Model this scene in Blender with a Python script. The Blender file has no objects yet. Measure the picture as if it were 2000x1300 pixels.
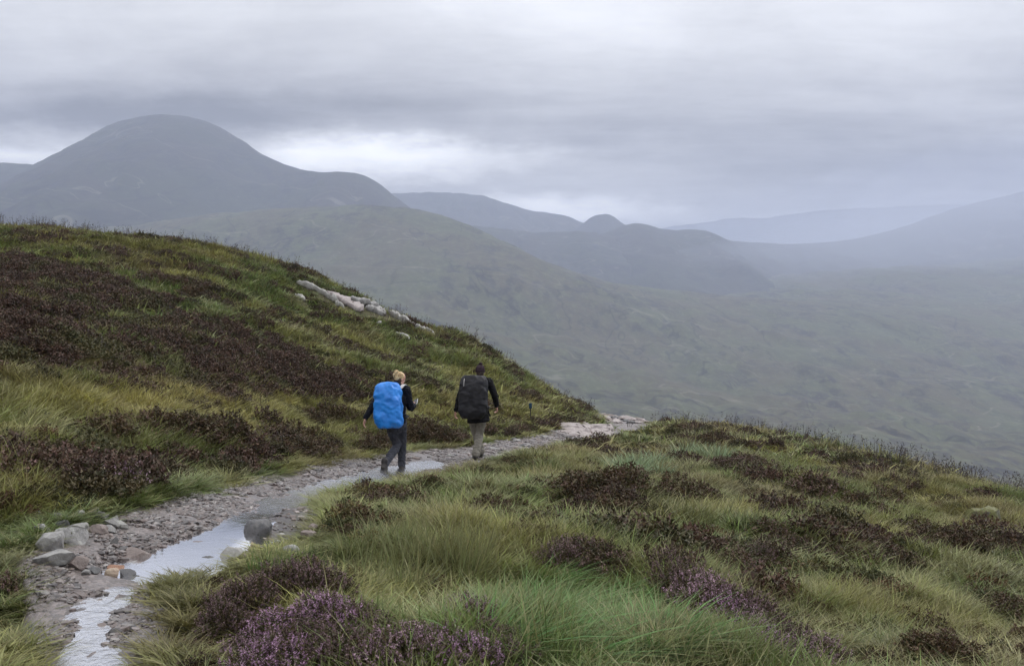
import bpy, bmesh, math, random
import numpy as np
from mathutils import Vector, Matrix, Euler

scene = bpy.context.scene
COL = scene.collection
random.seed(7)
RNG = np.random.default_rng(7)

# ------------------------------------------------------------------ camera
FPX, HORIZON = 2144.0, 620.0            # focal length and horizon row in photograph pixels (2000 x 1300)
EYE = np.array([0.0, 0.0, 1.62])
PITCH = math.atan((650.0 - HORIZON) / FPX)
cam_d = bpy.data.cameras.new('camera')
cam = bpy.data.objects.new('camera', cam_d)
COL.objects.link(cam)
cam.location = EYE
cam.rotation_euler = (math.pi / 2 - PITCH, 0, 0)
cam_d.sensor_width = 36.0
cam_d.lens = 36.0 * FPX / 2000.0
cam_d.clip_start = 0.1
cam_d.clip_end = 40000.0
scene.camera = cam

# ------------------------------------------------------------------ sky
SUN_EL, SUN_AZ = math.radians(46), math.radians(52)     # azimuth clockwise from +Y
SKY_GAIN = 1.22
world = bpy.data.worlds.new('World')
scene.world = world
world.use_nodes = True
wt = world.node_tree
wt.nodes.clear()


class NT:
    """small helper for node trees"""
    def __init__(self, tree):
        self.t = tree

    def n(self, kind, **kw):
        nd = self.t.nodes.new(kind)
        for k, v in kw.items():
            setattr(nd, k, v)
        return nd

    def put(self, sock, val):
        if isinstance(val, bpy.types.NodeSocket):
            self.t.links.new(val, sock)
        elif val is not None:
            sock.default_value = val

    def math(self, op, a, b=None, c=None, clamp=False):
        nd = self.n('ShaderNodeMath', operation=op, use_clamp=clamp)
        for i, v in enumerate((a, b, c)):
            if v is not None:
                self.put(nd.inputs[i], v)
        return nd.outputs[0]

    def mix(self, f, a, b, blend='MIX'):
        nd = self.n('ShaderNodeMix', data_type='RGBA', blend_type=blend)
        self.put(nd.inputs[0], f)
        self.put(nd.inputs[6], a if isinstance(a, bpy.types.NodeSocket) else (*a, 1.0))
        self.put(nd.inputs[7], b if isinstance(b, bpy.types.NodeSocket) else (*b, 1.0))
        return nd.outputs[2]

    def noise(self, vec, scale, detail=4.0, rough=0.55, dist=0.0):
        nd = self.n('ShaderNodeTexNoise')
        self.put(nd.inputs['Vector'], vec)
        nd.inputs['Scale'].default_value = scale
        nd.inputs['Detail'].default_value = detail
        nd.inputs['Roughness'].default_value = rough
        nd.inputs['Distortion'].default_value = dist
        return nd.outputs['Fac']

    def ramp(self, f, a, b, lo=0.0, hi=1.0):
        nd = self.n('ShaderNodeMapRange', interpolation_type='SMOOTHSTEP')
        self.put(nd.inputs[0], f)
        for i, v in zip((1, 2, 3, 4), (a, b, lo, hi)):
            nd.inputs[i].default_value = v
        return nd.outputs[0]

    def mapping(self, vec, scale=(1, 1, 1), loc=(0, 0, 0), rot=(0, 0, 0)):
        nd = self.n('ShaderNodeMapping')
        self.put(nd.inputs['Vector'], vec)
        nd.inputs['Scale'].default_value = scale
        nd.inputs['Location'].default_value = loc
        nd.inputs['Rotation'].default_value = rot
        return nd.outputs[0]


W = NT(wt)
out = W.n('ShaderNodeOutputWorld')
nish = W.n('ShaderNodeTexSky', sky_type='NISHITA')
nish.sun_disc = False
nish.sun_elevation = SUN_EL
nish.sun_rotation = SUN_AZ
tc = W.n('ShaderNodeTexCoord')
sep = W.n('ShaderNodeSeparateXYZ')
W.put(sep.inputs[0], tc.outputs['Generated'])
dx, dy, dz = sep.outputs
# cloud deck: project the direction on a flat layer so streaks flatten towards the horizon
dzc = W.math('MAXIMUM', dz, 0.0)
den = W.math('ADD', dzc, 0.10)
comb = W.n('ShaderNodeCombineXYZ')
W.put(comb.inputs[0], W.math('DIVIDE', dx, den))
W.put(comb.inputs[1], W.math('DIVIDE', dy, den))
deck = comb.outputs[0]
n1 = W.noise(W.mapping(deck, (0.55, 1.0, 1.0), (3.1, 1.7, 0)), 1.1, 6, 0.55, 0.4)
n2 = W.noise(W.mapping(deck, (0.8, 1.6, 1.0), (9.1, 4.2, 0)), 3.2, 5, 0.6, 0.2)
# broad overcast brightness by elevation
lum = W.math('ADD', W.ramp(dz, 0.10, 0.30, 0.36, 0.66), W.ramp(dz, 0.25, 0.95, 0.0, 0.75))     # overcast: brighter towards the zenith
lum = W.math('ADD', lum, W.math('MULTIPLY', W.math('SUBTRACT', W.ramp(n1, 0.30, 0.70), 0.5), 0.17))
lum = W.math('ADD', lum, W.math('MULTIPLY', W.math('SUBTRACT', W.ramp(n2, 0.3, 0.7), 0.5), 0.075))
n3 = W.noise(W.mapping(tc.outputs['Generated'], (1.0, 1.0, 2.0), (2, 8, 3)), 7.0, 7, 0.6, 0.5)
lum = W.math('ADD', lum, W.math('MULTIPLY', W.math('SUBTRACT', W.ramp(n3, 0.32, 0.68), 0.5), 0.10))
# cloud banks and breaks over the far hills, in direction space, with ragged edges
wn = W.noise(W.mapping(tc.outputs['Generated'], (1.0, 1.0, 2.2)), 9.0, 5, 0.6)
wn2 = W.noise(W.mapping(tc.outputs['Generated'], (1.0, 1.0, 3.0), (5, 3, 1)), 22.0, 5, 0.62)
dyc = W.math('MAXIMUM', dy, 0.02)
u0 = W.math('DIVIDE', dx, dyc)
v0 = W.math('DIVIDE', dz, dyc)
uu = W.math('ADD', u0, W.math('MULTIPLY', W.math('SUBTRACT', wn, 0.5), 0.16))
vv = W.math('ADD', v0, W.math('MULTIPLY', W.math('SUBTRACT', wn2, 0.5), 0.030))


def bank(px, py, su, sv, amp, tilt=0.0):
    global lum
    u, v = (px - 1000) / FPX, (HORIZON - py) / FPX
    a = W.math('SUBTRACT', uu, u)
    b = W.math('SUBTRACT', vv, v)
    if tilt:
        b = W.math('SUBTRACT', b, W.math('MULTIPLY', a, tilt))
    a = W.math('DIVIDE', a, su)
    b = W.math('DIVIDE', b, sv)
    e = W.math('ADD', W.math('MULTIPLY', a, a), W.math('MULTIPLY', b, b))
    g = W.math('EXPONENT', W.math('MULTIPLY', e, -1.0))
    lum = W.math('ADD', lum, W.math('MULTIPLY', g, amp * (1.9 if amp > 0 else 1.5)))


BANKS = [(760, 305, .125, .026, .46, 0), (575, 300, .05, .016, .16, 0), (30, 308, .10, .013, .30, 0),
         (330, 228, .28, .026, -.19, 0), (930, 266, .13, .012, -.17, -.05), (60, 265, .12, .010, .08, 0),
         (1060, 400, .075, .012, .30, 0), (1190, 425, .07, .010, .24, 0), (1150, 330, .16, .020, .05, 0),
         (860, 365, .10, .010, -.10, 0), (1750, 300, .30, .07, -.05, 0), (1100, 20, .16, .06, .10, 0), (1750, 60, .22, .06, .08, 0)]
for b_ in BANKS:
    bank(*b_)
tint = W.mix(W.ramp(lum, 0.30, 0.72), (0.985, 0.985, 1.012), (0.985, 0.99, 1.005))
vm = W.n('ShaderNodeVectorMath', operation='SCALE')
W.put(vm.inputs[0], tint)
W.put(vm.inputs[3], W.math('MULTIPLY', W.math('MAXIMUM', lum, 0.15), SKY_GAIN))
nscale = W.n('ShaderNodeVectorMath', operation='SCALE')
W.put(nscale.inputs[0], nish.outputs[0])
nscale.inputs[3].default_value = 0.10
skycol = W.mix(0.97, nscale.outputs[0], vm.outputs[0])          # a little of the blue sky still tints the deck
bg = W.n('ShaderNodeBackground')
W.put(bg.inputs[0], skycol)
bg.inputs[1].default_value = 1.0
W.put(out.inputs[0], bg.outputs[0])

# ------------------------------------------------------------------ sun (veiled by cloud)
sun_d = bpy.data.lights.new('sun', 'SUN')
sun_d.energy = 1.5
sun_d.angle = math.radians(14)
sun_d.color = (1.0, 0.97, 0.93)
sun = bpy.data.objects.new('sun', sun_d)
COL.objects.link(sun)
sdir = Vector((math.sin(SUN_AZ) * math.cos(SUN_EL), math.cos(SUN_AZ) * math.cos(SUN_EL), math.sin(SUN_EL)))
sun.rotation_euler = sdir.to_track_quat('Z', 'Y').to_euler()
sun.location = (0, 0, 60)

# ------------------------------------------------------------------ exposure and render settings
vs = scene.view_settings
vs.view_transform = 'Standard'
vs.look = 'None'
vs.exposure = 0.0
vs.gamma = 1.0
vs.use_curve_mapping = False
scene.render.engine = 'CYCLES'
cy = scene.cycles
cy.use_denoising = True
cy.denoiser = 'OPENIMAGEDENOISE'
cy.max_bounces = 6
cy.diffuse_bounces = 3
cy.glossy_bounces = 3
cy.transmission_bounces = 3
cy.volume_bounces = 2
cy.transparent_max_bounces = 12
cy.use_fast_gi = False
cy.use_adaptive_sampling = True
cy.adaptive_threshold = 0.02
world.cycles.sampling_method = 'MANUAL'
world.cycles.sample_map_resolution = 256


# ------------------------------------------------------------------ helpers
def ray_dir(px, py):
    c, s = math.cos(PITCH), math.sin(PITCH)
    a, b = (np.asarray(px, float) - 1000) / FPX, (650 - np.asarray(py, float)) / FPX
    return np.stack([a, c + b * s, -s + b * c], -1)


def project(P):
    """world points (N,3) -> photograph pixels, depth"""
    c, s = math.cos(PITCH), math.sin(PITCH)
    d = np.asarray(P, float) - EYE
    w = d[..., 1] * c - d[..., 2] * s
    v = d[..., 1] * s + d[..., 2] * c
    w = np.where(np.abs(w) < 1e-6, 1e-6, w)
    return 1000 + FPX * d[..., 0] / w, 650 - FPX * v / w, w


def pt(px, py, Y):
    """the point at forward distance Y seen at a pixel"""
    d = ray_dir(px, py)
    return EYE + d * (Y / d[..., 1:2] if d.ndim > 1 else Y / d[1])


def _hash(ix, iy, seed):
    h = (ix.astype(np.int64) * 374761393 + iy.astype(np.int64) * 668265263 + seed * 1442695041) & 0xffffffff
    h = ((h ^ (h >> 13)) * 1274126177) & 0xffffffff
    return (h ^ (h >> 16)) & 0xffffffff


def perlin(x, y, seed=0):
    x0, y0 = np.floor(x), np.floor(y)
    fx, fy = x - x0, y - y0
    ix, iy = x0.astype(np.int64), y0.astype(np.int64)

    def g(ax, ay, px, py):
        a = _hash(ax, ay, seed) * (2 * math.pi / 4294967296.0)
        return np.cos(a) * px + np.sin(a) * py
    u, v = fx * fx * fx * (fx * (fx * 6 - 15) + 10), fy * fy * fy * (fy * (fy * 6 - 15) + 10)
    a = g(ix, iy, fx, fy); b = g(ix + 1, iy, fx - 1, fy)
    c = g(ix, iy + 1, fx, fy - 1); d = g(ix + 1, iy + 1, fx - 1, fy - 1)
    return ((a + (b - a) * u) * (1 - v) + (c + (d - c) * u) * v) * 1.5


def fbm(x, y, octaves=4, seed=0, gain=0.5, lac=2.03):
    s, a, f = 0.0, 1.0, 1.0
    for i in range(octaves):
        s = s + a * perlin(x * f + 17.3 * i, y * f - 9.1 * i, seed + i * 31)
        a *= gain
        f *= lac
    return s


def in_poly(px, py, poly):
    inside = np.zeros(np.shape(px), bool)
    n = len(poly)
    for i in range(n):
        x1, y1 = poly[i]
        x2, y2 = poly[(i + 1) % n]
        if y1 == y2:
            continue
        c = ((y1 > py) != (y2 > py)) & (px < (x2 - x1) * (py - y1) / (y2 - y1) + x1)
        inside ^= c
    return inside


def smooth01(v, a, b):
    t = np.clip((v - a) / (b - a), 0, 1)
    return t * t * (3 - 2 * t)


class TPS:
    """thin-plate spline through scattered (x, y, z)"""
    def __init__(self, P, unit=1.0, reg=1e-4):
        P = np.asarray(P, float)
        self.c, self.u = P[:, :2] / unit, unit
        n = len(P)
        A = np.zeros((n + 3, n + 3))
        A[:n, :n] = self.k(self.c, self.c) + np.eye(n) * reg
        A[:n, n] = 1; A[:n, n + 1:] = self.c
        A[n:, :n] = A[:n, n:].T
        b = np.zeros(n + 3); b[:n] = P[:, 2]
        self.w = np.linalg.solve(A, b)

    @staticmethod
    def k(a, b):
        r2 = ((a[:, None, :] - b[None, :, :]) ** 2).sum(-1)
        return 0.5 * r2 * np.log(r2 + 1e-12)

    def __call__(self, x, y):
        sh = np.shape(x)
        q = np.stack([np.ravel(x), np.ravel(y)], -1) / self.u
        o = np.empty(len(q))
        for i in range(0, len(q), 40000):
            s = q[i:i + 40000]
            o[i:i + 40000] = self.k(s, self.c) @ self.w[:-3] + self.w[-3] + s @ self.w[-2:]
        return o.reshape(sh)


def make_mesh(name, V, F, smooth=True, attrs=None):
    """V (N,3), F list of index tuples or an (M,3|4) array"""
    me = bpy.data.meshes.new(name)
    V = np.ascontiguousarray(V, np.float32)
    if isinstance(F, np.ndarray):
        m, k = F.shape
        me.vertices.add(len(V)); me.vertices.foreach_set('co', V.ravel())
        me.loops.add(m * k); me.loops.foreach_set('vertex_index', np.ascontiguousarray(F, np.int32).ravel())
        me.polygons.add(m)
        me.polygons.foreach_set('loop_start', np.arange(0, m * k, k, dtype=np.int32))
        me.polygons.foreach_set('loop_total', np.full(m, k, np.int32))
        me.update(calc_edges=True)
    else:
        me.from_pydata(V.tolist(), [], F)
    if smooth:
        me.polygons.foreach_set('use_smooth', np.ones(len(me.polygons), bool))
    for k, v in (attrs or {}).items():
        v = np.asarray(v, np.float32)
        if v.ndim == 1:
            a = me.attributes.new(k, 'FLOAT', 'POINT'); a.data.foreach_set('value', v)
        else:
            a = me.attributes.new(k, 'FLOAT_COLOR', 'POINT')
            a.data.foreach_set('color', np.concatenate([v, np.ones((len(v), 1), np.float32)], 1).ravel())
    me.update()
    return me


def grid_faces(nr, nc, keep=None):
    i = np.arange(nr * nc).reshape(nr, nc)
    q = np.stack([i[:-1, :-1], i[:-1, 1:], i[1:, 1:], i[1:, :-1]], -1).reshape(-1, 4)
    return q if keep is None else q[keep.ravel()]


def compact(V, F, attrs=None):
    used = np.unique(F)
    m = np.full(len(V), -1, np.int64); m[used] = np.arange(len(used))
    return V[used], m[F], {k: np.asarray(v)[used] for k, v in (attrs or {}).items()}


def link(name, me, mat=None, parent=None, loc=None, **props):
    o = bpy.data.objects.new(name, me)
    COL.objects.link(o)
    if mat is not None and me is not None:
        if not me.materials:
            me.materials.append(mat)
    if parent is not None:
        o.parent = parent
    if loc is not None:
        o.location = loc
    for k, v in props.items():
        if v is not None:
            o[k] = v
    return o


def new_mat(name):
    m = bpy.data.materials.new(name)
    m.use_nodes = True
    m.node_tree.nodes.clear()
    T = NT(m.node_tree)
    T.out = T.n('ShaderNodeOutputMaterial')
    return m, T


def principled(T, base, rough=0.8, spec=0.3, normal=None, **kw):
    p = T.n('ShaderNodeBsdfPrincipled')
    T.put(p.inputs['Base Color'], base if isinstance(base, bpy.types.NodeSocket) else (*base, 1))
    T.put(p.inputs['Roughness'], rough)
    T.put(p.inputs['Specular IOR Level'], spec)
    if normal is not None:
        T.put(p.inputs['Normal'], normal)
    for k, v in kw.items():
        T.put(p.inputs[k.replace('_', ' ')], v)
    return p.outputs[0]


def bump(T, h, strength=0.5, dist=0.02):
    b = T.n('ShaderNodeBump')
    b.inputs['Strength'].default_value = strength
    b.inputs['Distance'].default_value = dist
    T.put(b.inputs['Height'], h)
    return b.outputs[0]


def obj_co(T):
    return T.n('ShaderNodeTexCoord').outputs['Object']
# ================================================================== THE NEAR HILLSIDE
# control points: pixel row/column and the forward distance of the ground there
CREST = [(-500, 440, 50), (-200, 446, 48), (0, 456, 46), (160, 462, 46), (330, 480, 46), (500, 508, 45), (580, 526, 44.5), (650, 560, 44),
         (740, 606, 43), (850, 655, 42), (920, 672, 41), (985, 705, 40), (1040, 745, 39.5), (1100, 782, 39), (1160, 806, 38), (1260, 826, 37),
         (1400, 832, 36), (1480, 845, 35), (1560, 864, 34), (1700, 908, 31), (1850, 955, 28.5), (2000, 998, 26), (2200, 1060, 23), (2600, 1180, 19)]
PATHC = [(180, 1400, 4.3), (180, 1300, 5.0), (170, 1200, 5.9), (330, 1080, 7.5), (430, 1025, 8.58), (480, 1005, 9.1), (550, 975, 11.0), (640, 953, 13.5), (700, 937, 15.0),
         (770, 913, 18.0), (860, 902, 19.4), (930, 893, 20.5), (1000, 878, 23.4), (1090, 856, 27.5), (1170, 846, 31)]
SIDES = [(0, 1000, 8.0), (0, 800, 11.5), (0, 650, 17), (0, 550, 25), (-400, 900, 9), (-400, 700, 14), (-400, 560, 24), (-100, 1250, 5.4),
         (300, 900, 12.3), (300, 800, 15.5), (300, 650, 23), (300, 560, 31), (500, 850, 17.0), (500, 720, 24), (500, 600, 33),
         (700, 850, 22), (700, 760, 27), (700, 670, 34), (900, 840, 26.5), (900, 760, 31), (1000, 830, 29), (1050, 790, 34),
         (600, 1300, 4.9), (1000, 1300, 5.0), (1500, 1300, 6.0), (2000, 1300, 7.2), (500, 1180, 6.1), (700, 1050, 8.6), (1000, 1050, 9.0), (1000, 950, 14.5),
         (1000, 898, 20), (1150, 866, 26), (1300, 840, 33), (1500, 1050, 12), (1500, 900, 24), (1750, 1000, 18), (2000, 1100, 14),
         (1250, 1150, 7.9), (1750, 1150, 10.4), (1250, 960, 15.5), (2300, 1200, 11)]
cp = []
for px, py, Y in CREST:
    p = pt(px, py, Y)
    cp.append(p)
    cp.append([p[0] * 1.12, p[1] * 1.12, p[2] + (p[2] - EYE[2]) / p[1] * 0.12 * p[1] - 0.9])
    cp.append([p[0] * 1.40, p[1] * 1.40, p[2] - 0.42 * 0.40 * p[1]])
    cp.append([p[0] * 1.85, p[1] * 1.85, p[2] - 0.50 * 0.85 * p[1]])
for px, py, Y in PATHC + SIDES:
    cp.append(pt(px, py, Y))
for q in [(0, -4, 0.15), (-8, -4, 1.6), (8, -4, -1.2), (-30, 0, 5.0), (-34, 22, 6.6), (28, 2, -5.2), (36, 18, -8.0), (0, 2, 0.02), (-3, 2, .15), (3, 2, -.15)]:
    cp.append(np.array(q, float))
HILL = TPS(np.array(cp), unit=10.0, reg=2e-3)

GX0, GX1, GY0, GY1, GS = -40.0, 40.0, -5.0, 78.0, 0.17
gx = np.arange(GX0, GX1 + 1e-6, GS)
gy = np.arange(GY0, GY1 + 1e-6, GS)
GXX, GYY = np.meshgrid(gx, gy)
ZS = HILL(GXX, GYY)                                   # smooth hillside

PATH_POLY = [(20, 1420), (60, 1300), (92, 1240), (95, 1180), (70, 1135), (62, 1100), (85, 1062), (150, 1035), (240, 1008), (330, 980), (420, 957), (520, 932),
             (600, 910), (700, 894), (800, 882), (870, 874), (940, 868), (1000, 858), (1050, 848), (1085, 834), (1130, 832), (1215, 842),
             (1215, 858), (1100, 870), (1000, 893), (960, 905), (900, 919), (835, 929), (765, 943), (690, 961), (640, 971), (618, 985), (625, 1005),
             (615, 1045), (560, 1062), (500, 1078), (480, 1102), (420, 1110), (380, 1122), (310, 1140), (262, 1150), (240, 1172), (300, 1175), (325, 1190),
             (300, 1225), (280, 1260), (285, 1300), (300, 1420)]
PATH_POLY2 = [(1150, 804), (1205, 803), (1262, 820), (1275, 830), (1240, 843), (1195, 838), (1175, 822)]
WET_POLY = [(176, 1112), (200, 1092), (222, 1083), (290, 1080), (296, 1066), (330, 1052), (385, 1044), (440, 1025), (470, 1006), (520, 984), (560, 972), (600, 958),
            (640, 945), (700, 931), (760, 917), (815, 905), (860, 898), (872, 908), (830, 919), (760, 937), (690, 956), (640, 969), (622, 984), (570, 995), (525, 1010), (480, 1038), (440, 1062),
            (432, 1077), (402, 1088), (405, 1108), (385, 1122), (300, 1139), (262, 1131), (272, 1112), (235, 1124), (185, 1120)]
WET_POLY2 = [(130, 1420), (138, 1300), (136, 1230), (158, 1168), (200, 1149), (255, 1130), (280, 1136), (248, 1160), (232, 1190), (218, 1240), (238, 1300), (250, 1420)]
PEAT_POLY = [(520, 1000), (560, 992), (625, 1003), (628, 1030), (612, 1050), (560, 1062), (520, 1062), (500, 1050)]


def blur(a, r):
    if r < 1:
        return a
    for ax in (0, 1):
        for _ in range(2):
            p = np.pad(a, [(r + 1, r) if k == ax else (0, 0) for k in (0, 1)], mode='edge')
            c = np.cumsum(p, axis=ax)
            n = a.shape[ax]
            a = (np.take(c, range(2 * r + 1, 2 * r + 1 + n), axis=ax) - np.take(c, range(0, n), axis=ax)) / (2 * r + 1)
    return a


def bilinear(A, x, y, x0=GX0, y0=GY0, s=GS):
    fx = np.clip((np.asarray(x, float) - x0) / s, 0, A.shape[1] - 1.001)
    fy = np.clip((np.asarray(y, float) - y0) / s, 0, A.shape[0] - 1.001)
    i, j = fx.astype(int), fy.astype(int)
    a, b = fx - i, fy - j
    return (A[j, i] * (1 - a) + A[j, i + 1] * a) * (1 - b) + (A[j + 1, i] * (1 - a) + A[j + 1, i + 1] * a) * b


# path grid, finer
PS = 0.045
pxs = np.arange(-7.0, 6.5, PS)
pys = np.arange(2.0, 42.5, PS)
PXX, PYY = np.meshgrid(pxs, pys)
PZS = bilinear(ZS, PXX, PYY)
ppx, ppy, pw = project(np.stack([PXX, PYY, PZS - 0.05], -1))
edge_wob = fbm(PXX * 2.2, PYY * 1.4, 3, 5) * 9
near = pw > 0.5
PM = (in_poly(ppx + edge_wob, ppy + edge_wob * 0.4, PATH_POLY) & (PYY < 34)) & near
PM2 = in_poly(ppx, ppy, PATH_POLY2) & (PYY > 30) & near
WM = (in_poly(ppx + edge_wob * .6, ppy, WET_POLY) & near & (PYY < 30))
WM2 = (in_poly(ppx + edge_wob * .6, ppy, WET_POLY2) & near & (PYY < 12))
PEAT = in_poly(ppx, ppy, PEAT_POLY) & near & (PYY < 14)
PMF = blur((PM | PM2).astype(float), 3)
WMF = blur(WM.astype(float), 3)
WMF2 = blur(WM2.astype(float), 2)
PEATF = blur(PEAT.astype(float), 3)


def path_mask(x, y):
    m = bilinear(PMF, x, y, pxs[0], pys[0], PS)
    ok = (np.asarray(x) > pxs[0]) & (np.asarray(x) < pxs[-1]) & (np.asarray(y) > pys[0]) & (np.asarray(y) < pys[-1])
    return np.where(ok, m, 0.0)


GM = path_mask(GXX, GYY)
GMb = blur(GM, 1)
hum = 0.16 * fbm(GXX / 2.6, GYY / 2.6, 3, 11) + 0.085 * fbm(GXX / 0.75, GYY / 0.75, 2, 23) - 0.10
damp = smooth01(GYY, -2, 4) * (1 - 0.75 * smooth01(np.hypot(GXX, GYY), 28, 60) * 0.4)
ZG = ZS + hum * (1 - smooth01(blur(GM, 4), 0.02, 0.55)) * damp - 0.20 * smooth01(GMb, 0.35, 0.9) - 0.05 * smooth01(blur(GM, 3), .02, .3) * smooth01(GYY, 10, 14)


def ground_z(x, y):
    return bilinear(ZG, x, y)


def hit(px, py, smooth=False):
    """where the sight line through a pixel meets the hillside"""
    A = ZS - 0.05 if smooth else ZG
    d = ray_dir(px, py)
    Y = np.geomspace(2.5, 75, 1500)
    P = EYE[None] + d[None] * (Y / d[1])[:, None]
    below = P[:, 2] < bilinear(A, P[:, 0], P[:, 1])
    i = int(np.argmax(below)) if below.any() else int(np.argmin(P[:, 2] - bilinear(A, P[:, 0], P[:, 1])))
    return P[i]


def slope_mat():
    pass


# ---- hillside material: peaty soil, moss and litter under the plants
m_soil, T = new_mat('moor_soil')
co = obj_co(T)
a = T.noise(co, 0.9, 5, 0.6)
b = T.noise(co, 7.0, 5, 0.65)
c1 = T.mix(T.ramp(a, 0.40, 0.62), (0.045, 0.045, 0.018), (0.060, 0.040, 0.022))
c2 = T.mix(T.ramp(b, 0.42, 0.62), c1, (0.080, 0.085, 0.030))
c3 = T.mix(T.ramp(T.noise(co, 28, 4, 0.7), 0.5, 0.75), c2, (0.022, 0.017, 0.011))
T.put(T.out.inputs[0], principled(T, c3, 0.85, 0.25, bump(T, b, 0.6, 0.05)))
V = np.stack([GXX, GYY, ZG], -1).reshape(-1, 3)
link('hillside', make_mesh('hillside', V, grid_faces(len(gy), len(gx))), m_soil, kind='structure')

# ================================================================== FAR COUNTRY
def moor_mat(name, green, brown, heath, rock, sc=1.0, rock_amt=0.5):
    m, T = new_mat(name)
    co = obj_co(T)
    a = T.noise(T.mapping(co, (1, 0.5, 1)), 0.0052 * sc, 8, 0.62)
    b = T.noise(T.mapping(co, (1, 0.45, 1), (31, 7, 0)), 0.024 * sc, 9, 0.74)
    c = T.noise(T.mapping(co, (1, 0.5, 1), (3, 97, 0)), 0.085 * sc, 8, 0.75)
    k = T.mix(T.ramp(a, 0.40, 0.60), green, brown)
    gate = T.ramp(T.noise(T.mapping(co, (1, 0.6, 1), (5, 55, 0)), 0.0036 * sc, 5, 0.6), 0.40, 0.62)
    k = T.mix(T.math('MULTIPLY', T.ramp(b, 0.45, 0.58), T.math('MULTIPLY_ADD', gate, 0.8, 0.2)), k, heath)
    k = T.mix(T.math('MULTIPLY', T.ramp(c, 0.48, 0.66), 0.7), k, tuple(v * 1.6 for v in green))
    d = T.noise(T.mapping(co, (1, 0.4, 1), (300, 7, 0)), 0.05 * sc, 5, 0.65)
    k = T.mix(T.math('MULTIPLY', T.ramp(d, 0.69, 0.73), rock_amt), k, rock)
    e = T.noise(T.mapping(co, (1, 0.35, 1), (70, 11, 0)), 0.030 * sc, 5, 0.65)
    k = T.mix(T.math('MULTIPLY', T.ramp(e, 0.62, 0.68), 0.55), k, (0.018, 0.017, 0.016))
    # burns and peat cuts running down the slope, and a few pale sheep tracks
    wv = T.noise(T.mapping(co, (1, 0.45, 1), (11, 400, 0)), 0.0032 * sc, 4, 0.6, 0.5)
    ln = T.math('ABSOLUTE', T.math('SUBTRACT', wv, 0.5))
    k = T.mix(T.math('MULTIPLY', T.ramp(ln, 0.0, 0.010, 1.0, 0.0), 0.65), k, (0.016, 0.016, 0.016))
    wv = T.noise(T.mapping(co, (0.55, 1, 1), (91, 40, 0)), 0.0030 * sc, 3, 0.55, 0.3)
    ln = T.math('ABSOLUTE', T.math('SUBTRACT', wv, 0.47))
    k = T.mix(T.math('MULTIPLY', T.ramp(ln, 0.0, 0.004, 1.0, 0.0), 0.45), k, (0.20, 0.19, 0.15))
    T.put(T.out.inputs[0], principled(T, k, 0.9, 0.1))
    return m


m_valley = moor_mat('valley_moor', (0.074, 0.082, 0.046), (0.078, 0.071, 0.047), (0.034, 0.032, 0.031), (0.26, 0.25, 0.24))
m_mount = moor_mat('mountain_moor', (0.036, 0.040, 0.026), (0.040, 0.036, 0.030), (0.022, 0.021, 0.024), (0.22, 0.21, 0.21), 0.6, 0.35)

VAL = [(-200, 462, 3000), (300, 455, 2900), (540, 421, 2800), (740, 404, 2600), (800, 408, 2560), (880, 426, 2500), (960, 459, 2440), (1060, 509, 2400), (1150, 540, 2380), (1290, 563, 2400),
       (1450, 572, 2900), (1700, 565, 3000), (2000, 545, 3200), (2300, 530, 3300), (1450, 545, 3700), (1700, 525, 3900), (2000, 500, 4200),
       (-200, 520, 2000), (300, 520, 2000), (540, 500, 2050), (740, 490, 2020), (900, 520, 1930), (1000, 560, 1830),
       (300, 620, 1250), (540, 600, 1300), (740, 590, 1400), (900, 620, 1400), (1100, 630, 1520), (1300, 640, 1600), (1500, 640, 1720), (1800, 640, 1850), (2000, 640, 1950), (2300, 640, 2000),
       (740, 720, 860), (900, 720, 930), (1100, 735, 970), (1300, 740, 1040), (1600, 740, 1150), (2000, 740, 1300), (2300, 740, 1350),
       (1000, 800, 680), (1200, 830, 690), (1500, 840, 715), (1800, 860, 740), (2000, 880, 760), (2300, 900, 780), (1700, 920, 570), (2000, 960, 550), (2300, 990, 540)]
vcp = [pt(q[0], q[1], q[2] * float(np.interp(q[1], [450, 560, 640, 740, 900], [1.12, 1.2, 1.4, 1.65, 1.8]))) for q in VAL]
for x, y, z in [(-1700, 4100, 60), (-700, 3900, 90), (0, 3700, 20), (500, 3700, 10), (2600, 4000, 260), (-1600, 5200, -20), (0, 5200, -60), (1500, 5600, 130), (2800, 5600, 330),
                (0, 60, -48), (-80, 70, -48), (80, 60, -55), (0, 250, -70), (-200, 300, -60), (220, 250, -85), (-2200, 2700, 120), (-900, 1100, -10)]:
    vcp.append(np.array([x, y, z], float))
VALLEY = TPS(np.array(vcp), unit=1000.0, reg=1e-5)
vy = np.geomspace(58, 6400, 460)
vu = np.linspace(-0.72, 0.72, 460)
VU, VY = np.meshgrid(vu, vy)
VX = VU * VY
VZ = VALLEY(VX, VY)
rel = fbm(VX / 420, VY / 420, 5, 41, 0.52)
gully = np.abs(fbm(VX / 260 + 0.3 * rel, VY / 700, 4, 77, 0.5))
fade = smooth01(VY, 250, 1100)
crest_keep = 1 - 0.55 * np.exp(-((VY - 2880) / 340) ** 2)
VZ = VZ + (rel * 12.0 - (0.35 - np.minimum(gully, 0.35)) * 30.0) * fade * crest_keep
VZ = VZ + (fbm(VX / 75, VY / 75, 4, 5, 0.6) * 3.2 - np.abs(fbm(VX / 130, VY / 200, 3, 15)) * 4.0) * fade * crest_keep
VZ = np.maximum(VZ, -290)
link('valley', make_mesh('valley', np.stack([VX, VY, VZ], -1).reshape(-1, 3), grid_faces(*VX.shape)), m_valley, kind='structure')


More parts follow.
